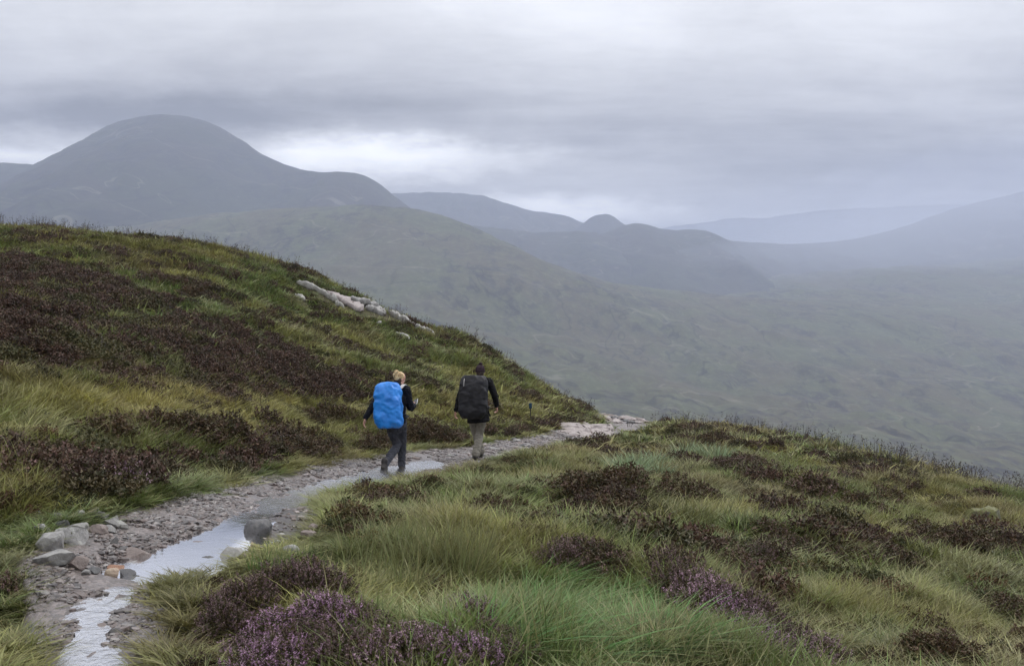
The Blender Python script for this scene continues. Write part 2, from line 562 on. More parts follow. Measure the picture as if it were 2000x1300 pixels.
def ridge(name, prof, Y0, front=0.5, back=0.5, round_w=120, reach=(1500, 1200), amp=30, base=-80, seed=1, mat=None, n=(220, 110), skew=0.0):
    """a hill whose skyline follows prof (pixel column, row) along a ridge line at distance Y0"""
    prof = sorted(prof)
    px = np.linspace(prof[0][0], prof[-1][0], n[0])
    py = np.interp(px, [p[0] for p in prof], [p[1] for p in prof])
    k = np.array([1, 2, 3, 2, 1]) / 9.0
    py = np.convolve(np.pad(py, 2, mode='edge'), k, 'valid')
    py = py + fbm(px / 26.0, px * 0 + seed, 3, seed) * 1.4
    Yr = Y0 + skew * (px - 1000) / FPX * Y0
    x = (px - 1000) / FPX * Yr
    h = (HORIZON - py) / FPX * Yr + EYE[2]
    dys = np.concatenate([-reach[0] * np.linspace(1, 0, n[1] * 2 // 3, endpoint=False) ** 1.6, reach[1] * np.linspace(0, 1, n[1] // 3) ** 1.5])
    XX, DD = np.meshgrid(x, dys)
    HH = np.repeat(h[None], len(dys), 0)
    YY = DD + np.repeat(Yr[None], len(dys), 0)
    s = np.where(DD < 0, front, back)
    fall = s * (np.sqrt(DD ** 2 + round_w ** 2) - round_w)
    spur = fbm(XX / 420, YY / 700, 5, seed, 0.52)
    gl = np.abs(fbm(XX / 300 + spur * .4, YY / 1100, 4, seed + 9, 0.5))
    wgt = smooth01(np.abs(DD), 20, 450)
    Z = HH - fall + wgt * (spur * amp - (0.3 - np.minimum(gl, 0.3)) * amp * 1.6)
    # flatten out towards the valley floor
    Z = base + np.log1p(np.exp(np.clip((Z - base) / 60.0, -30, 30))) * 60.0
    Vr = np.stack([XX, YY, Z], -1).reshape(-1, 3)
    F = grid_faces(*XX.shape)
    return link(name, make_mesh(name, Vr, F), mat or m_mount, kind='structure')


ridge('mountain', [(-700, 400), (-400, 340), (-200, 322), (0, 319), (50, 322), (92, 326), (130, 309), (160, 293), (180, 286), (200, 270), (225, 254), (248, 243), (275, 235),
                   (305, 230), (335, 228), (365, 230), (395, 236), (422, 245), (450, 260), (480, 279), (510, 301), (545, 317), (580, 330), (612, 338), (650, 339), (690, 338), (715, 344),
                   (740, 358), (765, 378), (800, 406), (860, 440), (950, 480), (1100, 540)], 4300, 0.40, 0.45, 160, (1900, 1500), 38, -60, 3)
ridge('mountain', [(600, 420), (700, 392), (760, 380), (790, 378), (850, 377), (900, 379), (945, 383), (970, 392), (1000, 402), (1040, 413), (1080, 417), (1110, 424), (1140, 436), (1200, 452), (1300, 475), (1450, 500)],
      6600, 0.35, 0.4, 150, (1200, 1000), 40, -60, 13)
ridge('hill', [(1040, 480), (1090, 462), (1120, 448), (1140, 436), (1150, 427), (1165, 420), (1185, 418), (1200, 424), (1212, 436), (1240, 448), (1300, 470), (1400, 500)], 6100, 0.4, 0.4, 90, (800, 800), 16, -60, 17, n=(120, 70))
ridge('hill', [(800, 452), (880, 440), (960, 444), (1000, 449), (1040, 455), (1080, 454), (1120, 452), (1160, 455), (1230, 470), (1330, 495), (1500, 520)], 4700, 0.3, 0.35, 120, (1300, 700), 22, -60, 19)
ridge('hill', [(760, 640), (900, 590), (1000, 536), (1040, 512), (1080, 494), (1120, 476), (1150, 465), (1180, 454), (1210, 443), (1235, 436), (1255, 437), (1280, 446), (1305, 451), (1340, 449), (1365, 449), (1385, 457),
               (1410, 468), (1440, 473), (1470, 474), (1530, 478), (1590, 475), (1640, 471), (1690, 463), (1760, 444), (1800, 430), (1840, 415), (1880, 402), (1940, 388), (2000, 374), (2100, 352), (2300, 330), (2700, 330)],
      4700, 0.24, 0.35, 140, (2300, 1100), 30, -70, 23, skew=.75)
ridge('mountain', [(1150, 470), (1250, 452), (1310, 443), (1380, 434), (1440, 425), (1490, 428), (1540, 419), (1620, 410), (1750, 404), (1900, 398), (2050, 396), (2300, 390), (2700, 400)], 11000, 0.35, 0.4, 200, (2000, 1500), 40, -60, 29)

# ---- the air: one closed box of pale haze
m_haze, T = new_mat('haze_air')
pv = T.n('ShaderNodeVolumePrincipled')
pv.inputs['Color'].default_value = (0.70, 0.78, 1.0, 1)
pv.inputs['Density'].default_value = 1.5e-4
pv.inputs['Anisotropy'].default_value = 0.15
T.put(T.out.inputs['Volume'], pv.outputs[0])
HB = ((-9500, 9500), (-1500, 13200), (-300, 870))
hv = np.array([(x, y, z) for x in HB[0] for y in HB[1] for z in HB[2]], float)
hf = np.array([(0, 1, 3, 2), (4, 6, 7, 5), (0, 4, 5, 1), (2, 3, 7, 6), (0, 2, 6, 4), (1, 5, 7, 3)])
link('haze', make_mesh('haze', hv, hf, smooth=False), m_haze, kind='stuff')


# ---- rain mist drifting over the right-hand hills
def mist(name, c, r, dens, col, seed):
    bm = bmesh.new()
    bmesh.ops.create_icosphere(bm, subdivisions=5, radius=1.0)
    V = np.array([v.co[:] for v in bm.verts]); F = np.array([[v.index for v in f.verts] for f in bm.faces])
    bm.free()
    d = 1 + .30 * fbm(V[:, 0] * 1.6 + seed, V[:, 2] * 1.6 + V[:, 1] * 1.1, 4, seed)
    m, T = new_mat(name + '_air')
    p = T.n('ShaderNodeVolumePrincipled')
    p.inputs['Color'].default_value = (*col, 1)
    p.inputs['Density'].default_value = dens
    T.put(T.out.inputs['Volume'], p.outputs[0])
    return link(name, make_mesh(name, V * d[:, None] * np.array(r) + np.array(c), F), m, kind='stuff')


mist('mist', (2900, 5200, 150), (2300, 1500, 620), 3.0e-4, (.80, .85, 1.0), 3)
# ================================================================== PATH, WATER, STONES
# ---- path surface: wet pinkish grit with a real relief
r1 = fbm(PXX / 0.9, PYY / 0.9, 3, 61)
cell = np.abs(fbm(PXX / 0.13, PYY / 0.13, 3, 63))
relief = 0.022 * r1 + 0.012 * (0.22 - np.minimum(cell, 0.22)) / 0.22 * smooth01(fbm(PXX / .5, PYY / .5, 2, 64), -.3, .4) + 0.010 * fbm(PXX / 0.07, PYY / 0.07, 2, 66)
wet_any = np.maximum(WMF, WMF2)
PZ = PZS - 0.045 + relief - 0.050 * smooth01(WMF, 0.15, 0.8) - smooth01(WMF2, 0.1, 0.7) * (0.016 - 0.030 * smooth01(fbm(PXX / .16, PYY / .22, 3, 91), -.02, .55)) + 0.035 * PEATF
edge = blur((PM | PM2).astype(float), 6)
_lv = float(np.median((PZS - 0.052)[WM & (PYY > 6.9) & (PYY < 8.0)]))
_core = smooth01(WMF, .3, .9) * (1 - smooth01(PYY, 8.8, 9.4))
PZ = PZ * (1 - _core) + np.minimum(PZ, _lv - .02 + relief * .8) * _core
PZ = PZ - 0.24 * (1 - smooth01(edge, 0.02, 0.42))
keep = (edge[:-1, :-1] > 0.03)
V = np.stack([PXX, PYY, PZ], -1).reshape(-1, 3)
F = grid_faces(len(pys), len(pxs), keep)
V, F, at = compact(V, F, {'peat': PEATF.ravel(), 'wet': np.maximum(blur(WM.astype(float), 8), blur(WM2.astype(float), 7)).ravel()})


def att(T, name, kind='GEOMETRY'):
    a = T.n('ShaderNodeAttribute', attribute_name=name, attribute_type=kind)
    return a


m_path, T = new_mat('wet_grit')
co = obj_co(T)
g1 = T.noise(co, 2.2, 4, 0.6)
g2 = T.noise(co, 22, 5, 0.7)
vor = T.n('ShaderNodeTexVoronoi', feature='F1')
T.put(vor.inputs['Vector'], co); vor.inputs['Scale'].default_value = 38
vsep = T.n('ShaderNodeSeparateColor'); T.put(vsep.inputs[0], vor.outputs['Color'])
k = T.mix(T.ramp(g1, 0.35, 0.65), (0.135, 0.108, 0.098), (0.110, 0.098, 0.095))
k = T.mix(T.ramp(vsep.outputs[0], 0.2, 1.0), k, (0.22, 0.185, 0.175))
k = T.mix(T.math('MULTIPLY', T.ramp(vsep.outputs[1], 0.72, 0.95), 0.7), k, (0.075, 0.062, 0.060))
k = T.mix(T.math('MULTIPLY', T.ramp(g2, 0.55, 0.75), 0.5), k, (0.09, 0.07, 0.06))
k = T.mix(T.math('MULTIPLY', att(T, 'peat').outputs['Fac'], 0.95), k, (0.030, 0.022, 0.018))
wetf = att(T, 'wet').outputs['Fac']
k = T.mix(T.math('MULTIPLY', wetf, 0.35), k, (0.085, 0.070, 0.062))
rg = T.math('SUBTRACT', T.math('MULTIPLY_ADD', g2, 0.45, 0.16), T.math('MULTIPLY', wetf, 0.15))
hh = T.math('ADD', T.math('MULTIPLY', vor.outputs['Distance'], -1.0), T.math('MULTIPLY', g2, 0.4))
T.put(T.out.inputs[0], principled(T, k, rg, 0.6, bump(T, hh, 0.35, 0.02)))
link('path', make_mesh('path', V, F, attrs=at), m_path, kind='structure')
PATHZ = PZ


def path_z(x, y):
    return bilinear(PATHZ, x, y, pxs[0], pys[0], PS)


# ---- standing and running water on the path
m_water, T = new_mat('puddle_water')
co = obj_co(T)
rip = T.math('ADD', T.noise(co, 11, 3, 0.6, 0.6), T.math('MULTIPLY', T.noise(co, 37, 3, 0.6), 0.35))
run = att(T, 'run').outputs['Fac']
bn = T.n('ShaderNodeBump'); T.put(bn.inputs['Height'], rip); bn.inputs['Distance'].default_value = 0.02
T.put(bn.inputs['Strength'], T.math('MULTIPLY_ADD', run, 0.35, 0.03))
gl = T.n('ShaderNodeBsdfGlossy'); gl.inputs['Color'].default_value = (0.98, 0.98, 1.0, 1)
T.put(gl.inputs['Roughness'], T.math('MULTIPLY_ADD', run, 0.14, 0.06)); T.put(gl.inputs['Normal'], bn.outputs[0])
tr = T.n('ShaderNodeBsdfTransparent'); tr.inputs['Color'].default_value = (0.62, 0.60, 0.58, 1)
fr = T.n('ShaderNodeLayerWeight'); fr.inputs['Blend'].default_value = 0.5
T.put(fr.inputs['Normal'], bn.outputs[0])
mx = T.n('ShaderNodeMixShader'); T.put(mx.inputs[0], T.ramp(fr.outputs['Facing'], 0.35, 0.80, 0.25, 0.93)); T.put(mx.inputs[1], tr.outputs[0]); T.put(mx.inputs[2], gl.outputs[0])
T.put(T.out.inputs[0], mx.outputs[0])

POOL = PYY < 9.4
zz = PZS - 0.052
level = float(np.median(zz[WM & (PYY > 6.9) & (PYY < 8.0)]))
print('pool level', level)
bl = blur(zz, 12)
flat = 1 - smooth01(PYY, 8.3, 9.8)
for q_ in (6.8, 7.5, 8.2, 8.7, 9.2, 9.8):
    r_ = np.argmin(np.abs(pys - q_)); w_ = WM[r_]
    print('pool', q_, float(zz[r_][w_].mean()) if w_.any() else None)
z1 = bl * (1 - flat) + level * flat + 0.004 - .05 * (1 - smooth01(blur(WM.astype(float), 3), .01, .16))
keep1 = blur(WM.astype(float), 4)[:-1, :-1] > 0.01
V = np.stack([PXX, PYY, z1], -1).reshape(-1, 3)
V, F, at = compact(V, grid_faces(len(pys), len(pxs), keep1), {'run': (0.25 + 0.6 * smooth01(PYY, 8.6, 10.5)).ravel() * smooth01(PYY, 8.0, 9.5).ravel()})
link('puddle', make_mesh('puddle', V, F, attrs=at), m_water, kind='structure')
z2 = bl + 0.005 - .05 * (1 - smooth01(blur(WM2.astype(float), 3), .10, .50))
keep2 = blur(WM2.astype(float), 3)[:-1, :-1] > 0.02
V = np.stack([PXX, PYY, z2], -1).reshape(-1, 3)
V, F, at = compact(V, grid_faces(len(pys), len(pxs), keep2), {'run': np.ones(PXX.size)})
link('rivulet', make_mesh('rivulet', V, F, attrs=at), m_water, kind='structure')
# make the basin under the flat pool deep enough, the banks outside dry
# ---- rocks
def rock_mesh(name, seed, sub=3, cuts=7, rough=0.10, flat=1.0, boxy=0.0):
    rs = np.random.default_rng(seed)
    bm = bmesh.new()
    bmesh.ops.create_icosphere(bm, subdivisions=sub, radius=1.0)
    V = np.array([v.co[:] for v in bm.verts])
    F = np.array([[v.index for v in f.verts] for f in bm.faces])
    bm.free()
    if boxy:
        p = 2 + boxy
        V = V / (np.abs(V) ** p).sum(1, keepdims=True) ** (1 / p)
    o = rs.uniform(-50, 50, 3)
    nz = fbm(V[:, 0] * 1.1 + o[0], V[:, 1] * 1.1 + V[:, 2] * .7 + o[1], 3, seed) + fbm(V[:, 2] * 1.3 + o[2], V[:, 0] * .9 - V[:, 1] * .6 + o[0], 3, seed + 5)
    V = V * (1 + rough * nz)[:, None]
    for _ in range(cuts):
        d = rs.normal(size=3); d /= np.linalg.norm(d)
        h = rs.uniform(0.45, 0.85)
        t = V @ d - h
        V = V - np.where(t > 0, t * 0.985, 0)[:, None] * d
    nz = fbm(V[:, 0] * 5 + o[1], V[:, 1] * 5 + V[:, 2] * 4 + o[2], 3, seed + 2)
    V = V * (1 + 0.022 * nz)[:, None]
    V = V / (V.max(0) - V.min(0)) * 1.0
    V = V - (V.max(0) + V.min(0)) / 2
    V[:, 2] *= flat
    me = make_mesh(name, V, F, smooth=True)
    me.set_sharp_from_angle(angle=math.radians(27))
    return me


def rock_mat(name, c0, c1, c2, lichen=0.35, moss=0.0, rough=0.55):
    m, T = new_mat(name)
    tcn = T.n('ShaderNodeTexCoord')
    oi = T.n('ShaderNodeObjectInfo')
    va = T.n('ShaderNodeVectorMath', operation='ADD')
    geo = T.n('ShaderNodeNewGeometry')
    T.put(va.inputs[0], geo.outputs['Position'])
    co = va.outputs[0]
    a = T.noise(co, 6, 5, 0.6, 0.5)
    b = T.noise(co, 26, 5, 0.7)
    k = T.mix(T.ramp(a, 0.38, 0.64), c0, c1)
    k = T.mix(T.math('MULTIPLY', T.ramp(b, 0.48, 0.72), 0.6), k, c2)
    li = T.noise(co, 14, 4, 0.6, 0.8)
    k = T.mix(T.math('MULTIPLY', T.ramp(li, 0.58, 0.66), lichen), k, (0.42, 0.42, 0.39))
    k = T.mix(T.math('MULTIPLY_ADD', oi.outputs['Random'], 0.45, -0.1, clamp=True), k, tuple(v * 0.5 for v in c0))
    if moss:
        nsep = T.n('ShaderNodeSeparateXYZ'); T.put(nsep.inputs[0], geo.outputs['Normal'])
        f = T.math('MULTIPLY', T.ramp(T.math('ADD', nsep.outputs[2], T.math('MULTIPLY', a, 0.8)), 0.25, 0.75), moss)
        k = T.mix(f, k, (0.105, 0.105, 0.022))
    hb = T.math('ADD', a, T.math('MULTIPLY', b, 0.5))
    T.put(T.out.inputs[0], principled(T, k, T.math('MULTIPLY_ADD', b, 0.3, rough - 0.15), 0.45, bump(T, hb, 0.7, 0.03)))
    return m


m_grey = rock_mat('grey_stone', (0.22, 0.212, 0.205), (0.34, 0.33, 0.315), (0.11, 0.11, 0.11), 0.7)
m_dark = rock_mat('dark_stone', (0.085, 0.085, 0.090), (0.14, 0.135, 0.135), (0.05, 0.05, 0.05), 0.12)
m_white = rock_mat('white_stone', (0.30, 0.29, 0.27), (0.40, 0.39, 0.36), (0.2, 0.19, 0.17), 0.6)
m_orange = rock_mat('orange_stone', (0.33, 0.18, 0.115), (0.40, 0.24, 0.16), (0.2, 0.1, 0.06), 0.1)
m_tan = rock_mat('tan_stone', (0.33, 0.245, 0.18), (0.38, 0.30, 0.22), (0.2, 0.14, 0.1), 0.1)
m_brown = rock_mat('brown_stone', (0.185, 0.145, 0.130), (0.23, 0.185, 0.165), (0.11, 0.09, 0.08), 0.15)
m_pink = rock_mat('pink_schist', (0.33, 0.285, 0.275), (0.42, 0.37, 0.355), (0.17, 0.135, 0.13), 0.35)
m_mossy = rock_mat('mossy_stone', (0.14, 0.13, 0.11), (0.19, 0.17, 0.14), (0.07, 0.06, 0.05), 0.2, 1.0)


def rock_at(name, box, mat, label, seed, depth=0.85, sub=4, cuts=11, boxy=0.0, sink=0.22, rz=None, group=None, tilt=(0, 0), rough=0.10, smooth=False):
    x0, x1, y0, y1 = box
    P = hit((x0 + x1) / 2, y1 - 0.10 * (y1 - y0), smooth)
    s = P[1] / FPX
    w, h = (x1 - x0) * s, (y1 - y0) * s
    me = rock_mesh(name, seed, sub, cuts, rough, 1.0, boxy)
    h_full = h * (1 + sink) * 0.95
    d = w * depth
    o = link(name, me, mat, label=label, category='rock', group=group)
    o.scale = (w * 1.03, d, h_full)
    o.rotation_euler = (tilt[0], tilt[1], (seed * 37 % 20 - 10) * 0.012 if rz is None else rz)
    gz = path_z(P[0], P[1]) if path_mask(P[0], P[1]) > .5 else ground_z(P[0], P[1])
    o.location = (P[0], P[1] + d * 0.30, gz + h_full * (0.5 - sink))
    return o


ROCKS = [  # box, material, label, seed, depth, boxy
    ((60, 143, 1083, 1119), m_grey, 'long low grey rock with pale top at the left end of the puddle', 1, .6, 1.5),
    ((130, 171, 1096, 1122), m_brown, 'rounded brown stone touching the long low grey rock', 2, .8, .5),
    ((62, 119, 1047, 1086), m_grey, 'angular grey rock blotched with lichen above the long low rock', 3, .8, 1.2),
    ((99, 166, 1032, 1068), m_grey, 'grey boulder with pointed shadowed face at the path edge', 4, .8, .6),
    ((110, 168, 1020, 1041), m_grey, 'pale flat slab lying behind the pointed grey boulder', 5, 1.0, 1.5),
    ((64, 96, 1025, 1046), m_grey, 'small pale stone in grass beside the flat slab', 6, .9, 0),
    ((139, 162, 1001, 1019), m_grey, 'small grey stone half hidden in turf behind the pale slab', 7, .9, .4),
    ((182, 204, 1004, 1021), m_dark, 'dark rounded stone at the head of the stone heap', 8, .9, 0),
    ((197, 232, 1012, 1034), m_grey, 'grey block in the stone heap beside the path', 9, .9, 1.0),
    ((228, 250, 1017, 1035), m_white, 'small pale upright stone at the end of the stone heap', 10, .7, .6),
    ((170, 207, 1026, 1049), m_brown, 'brownish stone below the grey block in the heap', 11, .9, .4),
    ((214, 232, 1047, 1066), m_grey, 'small upright grey stone above the flat puddle slab', 12, .8, .6),
    ((222, 286, 1062, 1085), m_brown, 'flat brown grey slab at the puddle edge', 13, .8, .8),
    ((240, 282, 1082, 1095), m_grey, 'thin grey slab awash in front of the flat brown slab', 14, .7, 1.0),
    ((206, 241, 1087, 1105), m_orange, 'rounded orange stone standing in the puddle', 15, .75, .4),
    ((202, 231, 1106, 1124), m_tan, 'rounded tan stone in front of the orange stone', 16, .8, .3),
    ((230, 262, 1103, 1124), m_dark, 'rounded dark grey stone beside the tan stone', 17, .85, .3),
    ((259, 275, 1111, 1124), m_dark, 'small dark stone touching the rounded dark grey stone', 18, .9, .3),
    ((168, 192, 1113, 1126), m_dark, 'small dark wet stone next to the rounded brown stone', 31, .9, .3),
    ((158, 175, 1118, 1129), m_grey, 'little grey stone on the gravel below the rounded brown stone', 32, .9, .3),
    ((473, 527, 1018, 1056), m_dark, 'large dark domed boulder beside the running water', 19, .8, .2),
    ((512, 530, 1030, 1050), m_white, 'pale stone chip leaning on the domed boulder', 33, .7, .8),
    ((428, 471, 1073, 1102), m_white, 'square white block of rock at the puddle bank', 20, .8, 2.2),
    ((468, 482, 1084, 1102), m_brown, 'narrow brown rock wedged against the white block', 21, .9, .8),
    ((382, 428, 1082, 1099), m_dark, 'low dark ledge of rock running into the puddle', 22, .8, .5),
    ((425, 444, 1039, 1047), m_dark, 'small dark stone in the running water above the puddle', 23, .9, .2),
    ((371, 388, 1076, 1086), m_dark, 'dark round stone alone in the open puddle', 24, .9, .2),
    ((390, 413, 1071, 1081), m_dark, 'flat dark stone near the far side of the puddle', 25, .8, .4),
    ((365, 405, 1050, 1063), m_brown, 'low brown gravel rock breaking the top of the puddle', 26, .8, .4),
    ((585, 616, 1050, 1068), m_brown, 'rounded brownish stone on the bare peat', 27, .9, .3),
    ((600, 622, 1036, 1054), m_brown, 'dull brown stone at the grassy edge of the bare peat', 34, .9, .3),
    ((540, 555, 1046, 1053), m_white, 'thin pale stone flake on the bare peat', 35, .9, .6),
    ((551, 584, 1075, 1096), m_white, 'pale lichened rock half buried in green grass', 28, .8, .8),
    ((488, 500, 1062, 1074), m_tan, 'small pointed tan stone behind the white block', 36, .8, .5),
    ((1894, 1966, 984, 1040), m_mossy, 'rounded boulder capped with yellow green moss on the right hillside', 29, .9, .2),
    ((1952, 1971, 1030, 1046), m_white, 'small white stone at the foot of the mossy boulder', 30, .8, .4),
    ((1880, 1900, 1250, 1266), m_grey, 'small grey stone among heather low on the right hillside', 37, .9, .4),
    ((1948, 1968, 1264, 1282), m_white, 'small whitish stone in grass low on the right hillside', 38, .9, .4),
    ((205, 219, 507, 516), m_white, 'single pale stone high on the left hillside', 39, .9, .4),
    ((1058, 1076, 874, 884), m_white, 'pale pointed stone on the path verge before the schist slabs', 40, .9, .6),
    ((798, 811, 891, 897), m_grey, 'pale stone behind the front boot of the blue backpack hiker', 41, .9, .6),
    ((872, 884, 886, 894), m_white, 'white stone on the path edge between the two hikers', 42, .9, .4),
]
for box, mat, label, seed, depth, boxy in ROCKS:
    rock_at('rock', box, mat, label, seed, depth, boxy=boxy, cuts=(3 if boxy <= .3 else 11), sink=(.42 if mat is m_mossy else .22), rough=(.2 if mat is m_mossy else .1), smooth=(box[3] > 860 and box[0] < 900))


SLABS = []


def slab(pts, width, thick, mat, label, seed, group=None, name='rock_slab', lift=None, cat='rock'):
    lift = (0.03 if group else 0.11) if lift is None else lift + .04
    """a long slab of bedrock following pixels along the ground"""
    P = np.array([hit(px, py) for px, py in pts])
    SLABS.append((P[:, :2], width))
    t = np.concatenate([[0], np.cumsum(np.linalg.norm(np.diff(P, axis=0), axis=1))])
    n = max(14, int(t[-1] / 0.07))
    n = min(n, 110)
    tt = np.linspace(0, t[-1], n)
    C = np.stack([np.interp(tt, t, P[:, k]) for k in range(3)], -1)
    rs = np.random.default_rng(seed)
    tang = np.gradient(C, axis=0); tang /= np.linalg.norm(tang, axis=1, keepdims=True)
    side = np.cross(tang, [0, 0, 1]); side /= np.linalg.norm(side, axis=1, keepdims=True)
    u = np.linspace(0, 1, n)
    tap = np.clip(np.minimum(u / 0.16, (1 - u) / 0.16), 0, 1) ** 0.5 * (1 + 0.35 * fbm(u * 6 + seed, u * 0 + seed, 3, seed)) + 0.05
    m = 18
    V, F = [], []
    for i in range(n):
        for j in range(m):
            a = 2 * math.pi * j / m
            ca, sa = math.cos(a), math.sin(a)
            ca = math.copysign(abs(ca) ** 0.6, ca); sa = math.copysign(abs(sa) ** 0.6, sa)
            V.append(C[i] + side[i] * ca * width * 0.5 * tap[i] + np.array([0, 0, 1]) * (sa * thick * 0.5 * tap[i] + lift))
    V = np.array(V)
    V[:, 2] += 0.30 * thick * fbm(V[:, 0] * 5, V[:, 1] * 5, 4, seed)
    V[:, 0] += 0.22 * width * fbm(V[:, 0] * 5, V[:, 1] * 5, 3, seed + 3)
    for i in range(n - 1):
        for j in range(m):
            F.append((i * m + j, i * m + (j + 1) % m, (i + 1) * m + (j + 1) % m, (i + 1) * m + j))
    F.append(tuple(range(m))[::-1]); F.append(tuple((n - 1) * m + j for j in range(m)))
    c = C.mean(0)
    me = make_mesh(name, V - c, F)
    return link(name, me, mat, loc=c, label=label, category=cat, group=group)


slab([(578, 556), (610, 566), (640, 582), (668, 596)], 0.15, 0.22, m_white, 'thin white streak of bedrock below the left hilltop', 51)
slab([(640, 578), (675, 594), (708, 612)], 0.55, 0.24, m_pink, 'broad grey pink bedrock slab on the left hillside', 52, lift=.08)
slab([(682, 590), (710, 598), (742, 608)], 0.40, 0.24, m_grey, 'cracked grey bedrock slab above the broad pink slab', 53, lift=.1)
slab([(715, 606), (735, 612), (752, 618)], 0.35, 0.26, m_grey, 'short broken bedrock piece at the end of the cracked slab', 54)
slab([(758, 613), (780, 625), (810, 642), (850, 659)], 0.16, 0.22, m_white, 'long white bedrock rib running down to the dark heather', 55)
slab([(577, 583), (595, 592)], 0.13, 0.18, m_white, 'short white rock stripe below the thin white bedrock streak', 56)
slab([(653, 597), (672, 605)], 0.14, 0.18, m_white, 'pale rock sliver under the broad pink bedrock slab', 57)
slab([(772, 657), (800, 666)], 0.13, 0.16, m_white, 'thin pale rock sliver in grass below the long white rib', 58)
for i_, (bx, lb) in enumerate([((718, 727, 620, 628), 'small pale stone under the cracked bedrock slab'), ((734, 745, 627, 636), 'loose pale stone lower down under the cracked bedrock'), ((586, 592, 576, 585), 'small white stone standing by the short rock stripe')]):
    rock_at('rock', bx, m_white, lb, 60 + i_, .9)
HR = np.random.default_rng(77)
for k_ in range(22):
    cx_, cy_ = HR.uniform(55, 255), HR.uniform(1003, 1092)
    if cx_ > 190 and cy_ > 1060:
        continue
    w_ = HR.uniform(13, 30)
    mi_ = int(HR.integers(3))
    rock_at('rock', (cx_ - w_ / 2, cx_ + w_ / 2, cy_ - w_ * .62, cy_), (m_grey, m_dark, m_brown)[mi_], ('large ' if w_ > 21 else 'small ') + ('pale grey', 'dark grey', 'brown')[mi_] + ' cobble lying loose among the big rocks of the stone heap', 300 + k_, .9, sub=3, boxy=.8, group='loose cobbles of the stone heap', smooth=True)
# the pavement of pinkish schist where the path climbs over bedrock
SCHIST = [([(1086, 838), (1112, 838), (1135, 846)], .9, .26, 'grey schist slab at the left end of the rock step'),
          ([(1105, 842), (1135, 840), (1160, 848)], .8, .26, 'buff schist slab behind the rock step'),
          ([(1092, 862), (1102, 853), (1122, 850), (1140, 850)], .9, .34, 'curved pale schist slab at the front of the rock step'),
          ([(1128, 856), (1150, 848), (1172, 844), (1196, 852)], 1.0, .36, 'arched pink schist slab across the middle of the rock step'),
          ([(1140, 842), (1165, 841), (1198, 852)], .9, .30, 'long pale schist slab along the back of the rock step'),
          ([(1150, 860), (1172, 854), (1186, 853)], .9, .30, 'stubby pink schist slab under the arched slab'),
          ([(1100, 864), (1122, 858), (1142, 858)], 1.0, .30, 'wide pinkish schist slab low in the rock step')]
for i_, (ps, w_, t_, lb) in enumerate(SCHIST):
    slab(ps, w_, t_, m_pink, lb, 70 + i_, group='schist slabs of the rock step')

# ---- loose stones on the path: the larger ones singly, the rest as gravel
peb = [rock_mesh(f'pebble_{i}', 100 + i, 2, 11, 0.16) for i in range(6)]
peb_mats = [m_brown, m_grey, m_pink, m_dark]
for me in peb:
    me.materials.append(m_brown)
for me in peb:
    me['shared'] = 1
cand = np.argwhere(PM & (edge > 0.3))
RNG.shuffle(cand)
placed, tries = 0, 0
taken = []
sel = cand[:30000]
for j, i in sel:
    if placed >= 250:
        break
    x, y = PXX[j, i], PYY[j, i]
    if y > 30 or y < 4.2:
        continue
    if RNG.random() > min(1.0, (9.0 / y) ** 1.2 if y < 26 else .5):
        continue
    if WMF[j, i] > .5 and y < 9 and RNG.random() > .12:
        continue
    dia = RNG.choice([RNG.uniform(9, 13), RNG.uniform(13, 22)], p=[.78, .22]) / FPX * y * (0.75 if y < 7 else 0.8)
    if any((x - a) ** 2 + (y - b) ** 2 < (0.6 * (dia + c)) ** 2 for a, b, c in taken):
        continue
    px_, py_, _ = project(np.array([x, y, PZ[j, i]]))
    if not (0 < px_ < 2000 and 0 < py_ < 1310):
        continue
    taken.append((x, y, dia))
    o = link('path_stone', peb[placed % 6], None, label='fist sized loose stone lying on the gravel path', category='stone', group='loose stones on the path')
    o.scale = (dia * RNG.uniform(.9, 1.5), dia * RNG.uniform(.8, 1.1), dia * RNG.uniform(.30, .55))
    o.rotation_euler = (RNG.uniform(-.2, .2), RNG.uniform(-.2, .2), RNG.uniform(0, 6.28))
    o.location = (x, y, PZ[j, i] + o.scale[2] * 0.18)
    o.material_slots[0].link = 'OBJECT'
    mk_ = int(RNG.choice(4, p=[.42, .22, .2, .16]))
    o.material_slots[0].material = peb_mats[mk_]
    zone = 'below the puddle' if y < 6.7 else ('around the puddle' if y < 9.6 else ('between the puddle and the hikers' if y < 16.5 else ('around the hikers feet' if y < 22 else 'just before the schist slabs')))
    o['label'] = ('brown', 'grey', 'pale pinkish', 'dark')[mk_] + ' loose stone on the gravel path ' + zone
    o['group'] = 'loose stones on the path ' + zone
    placed += 1
print('path stones', placed)
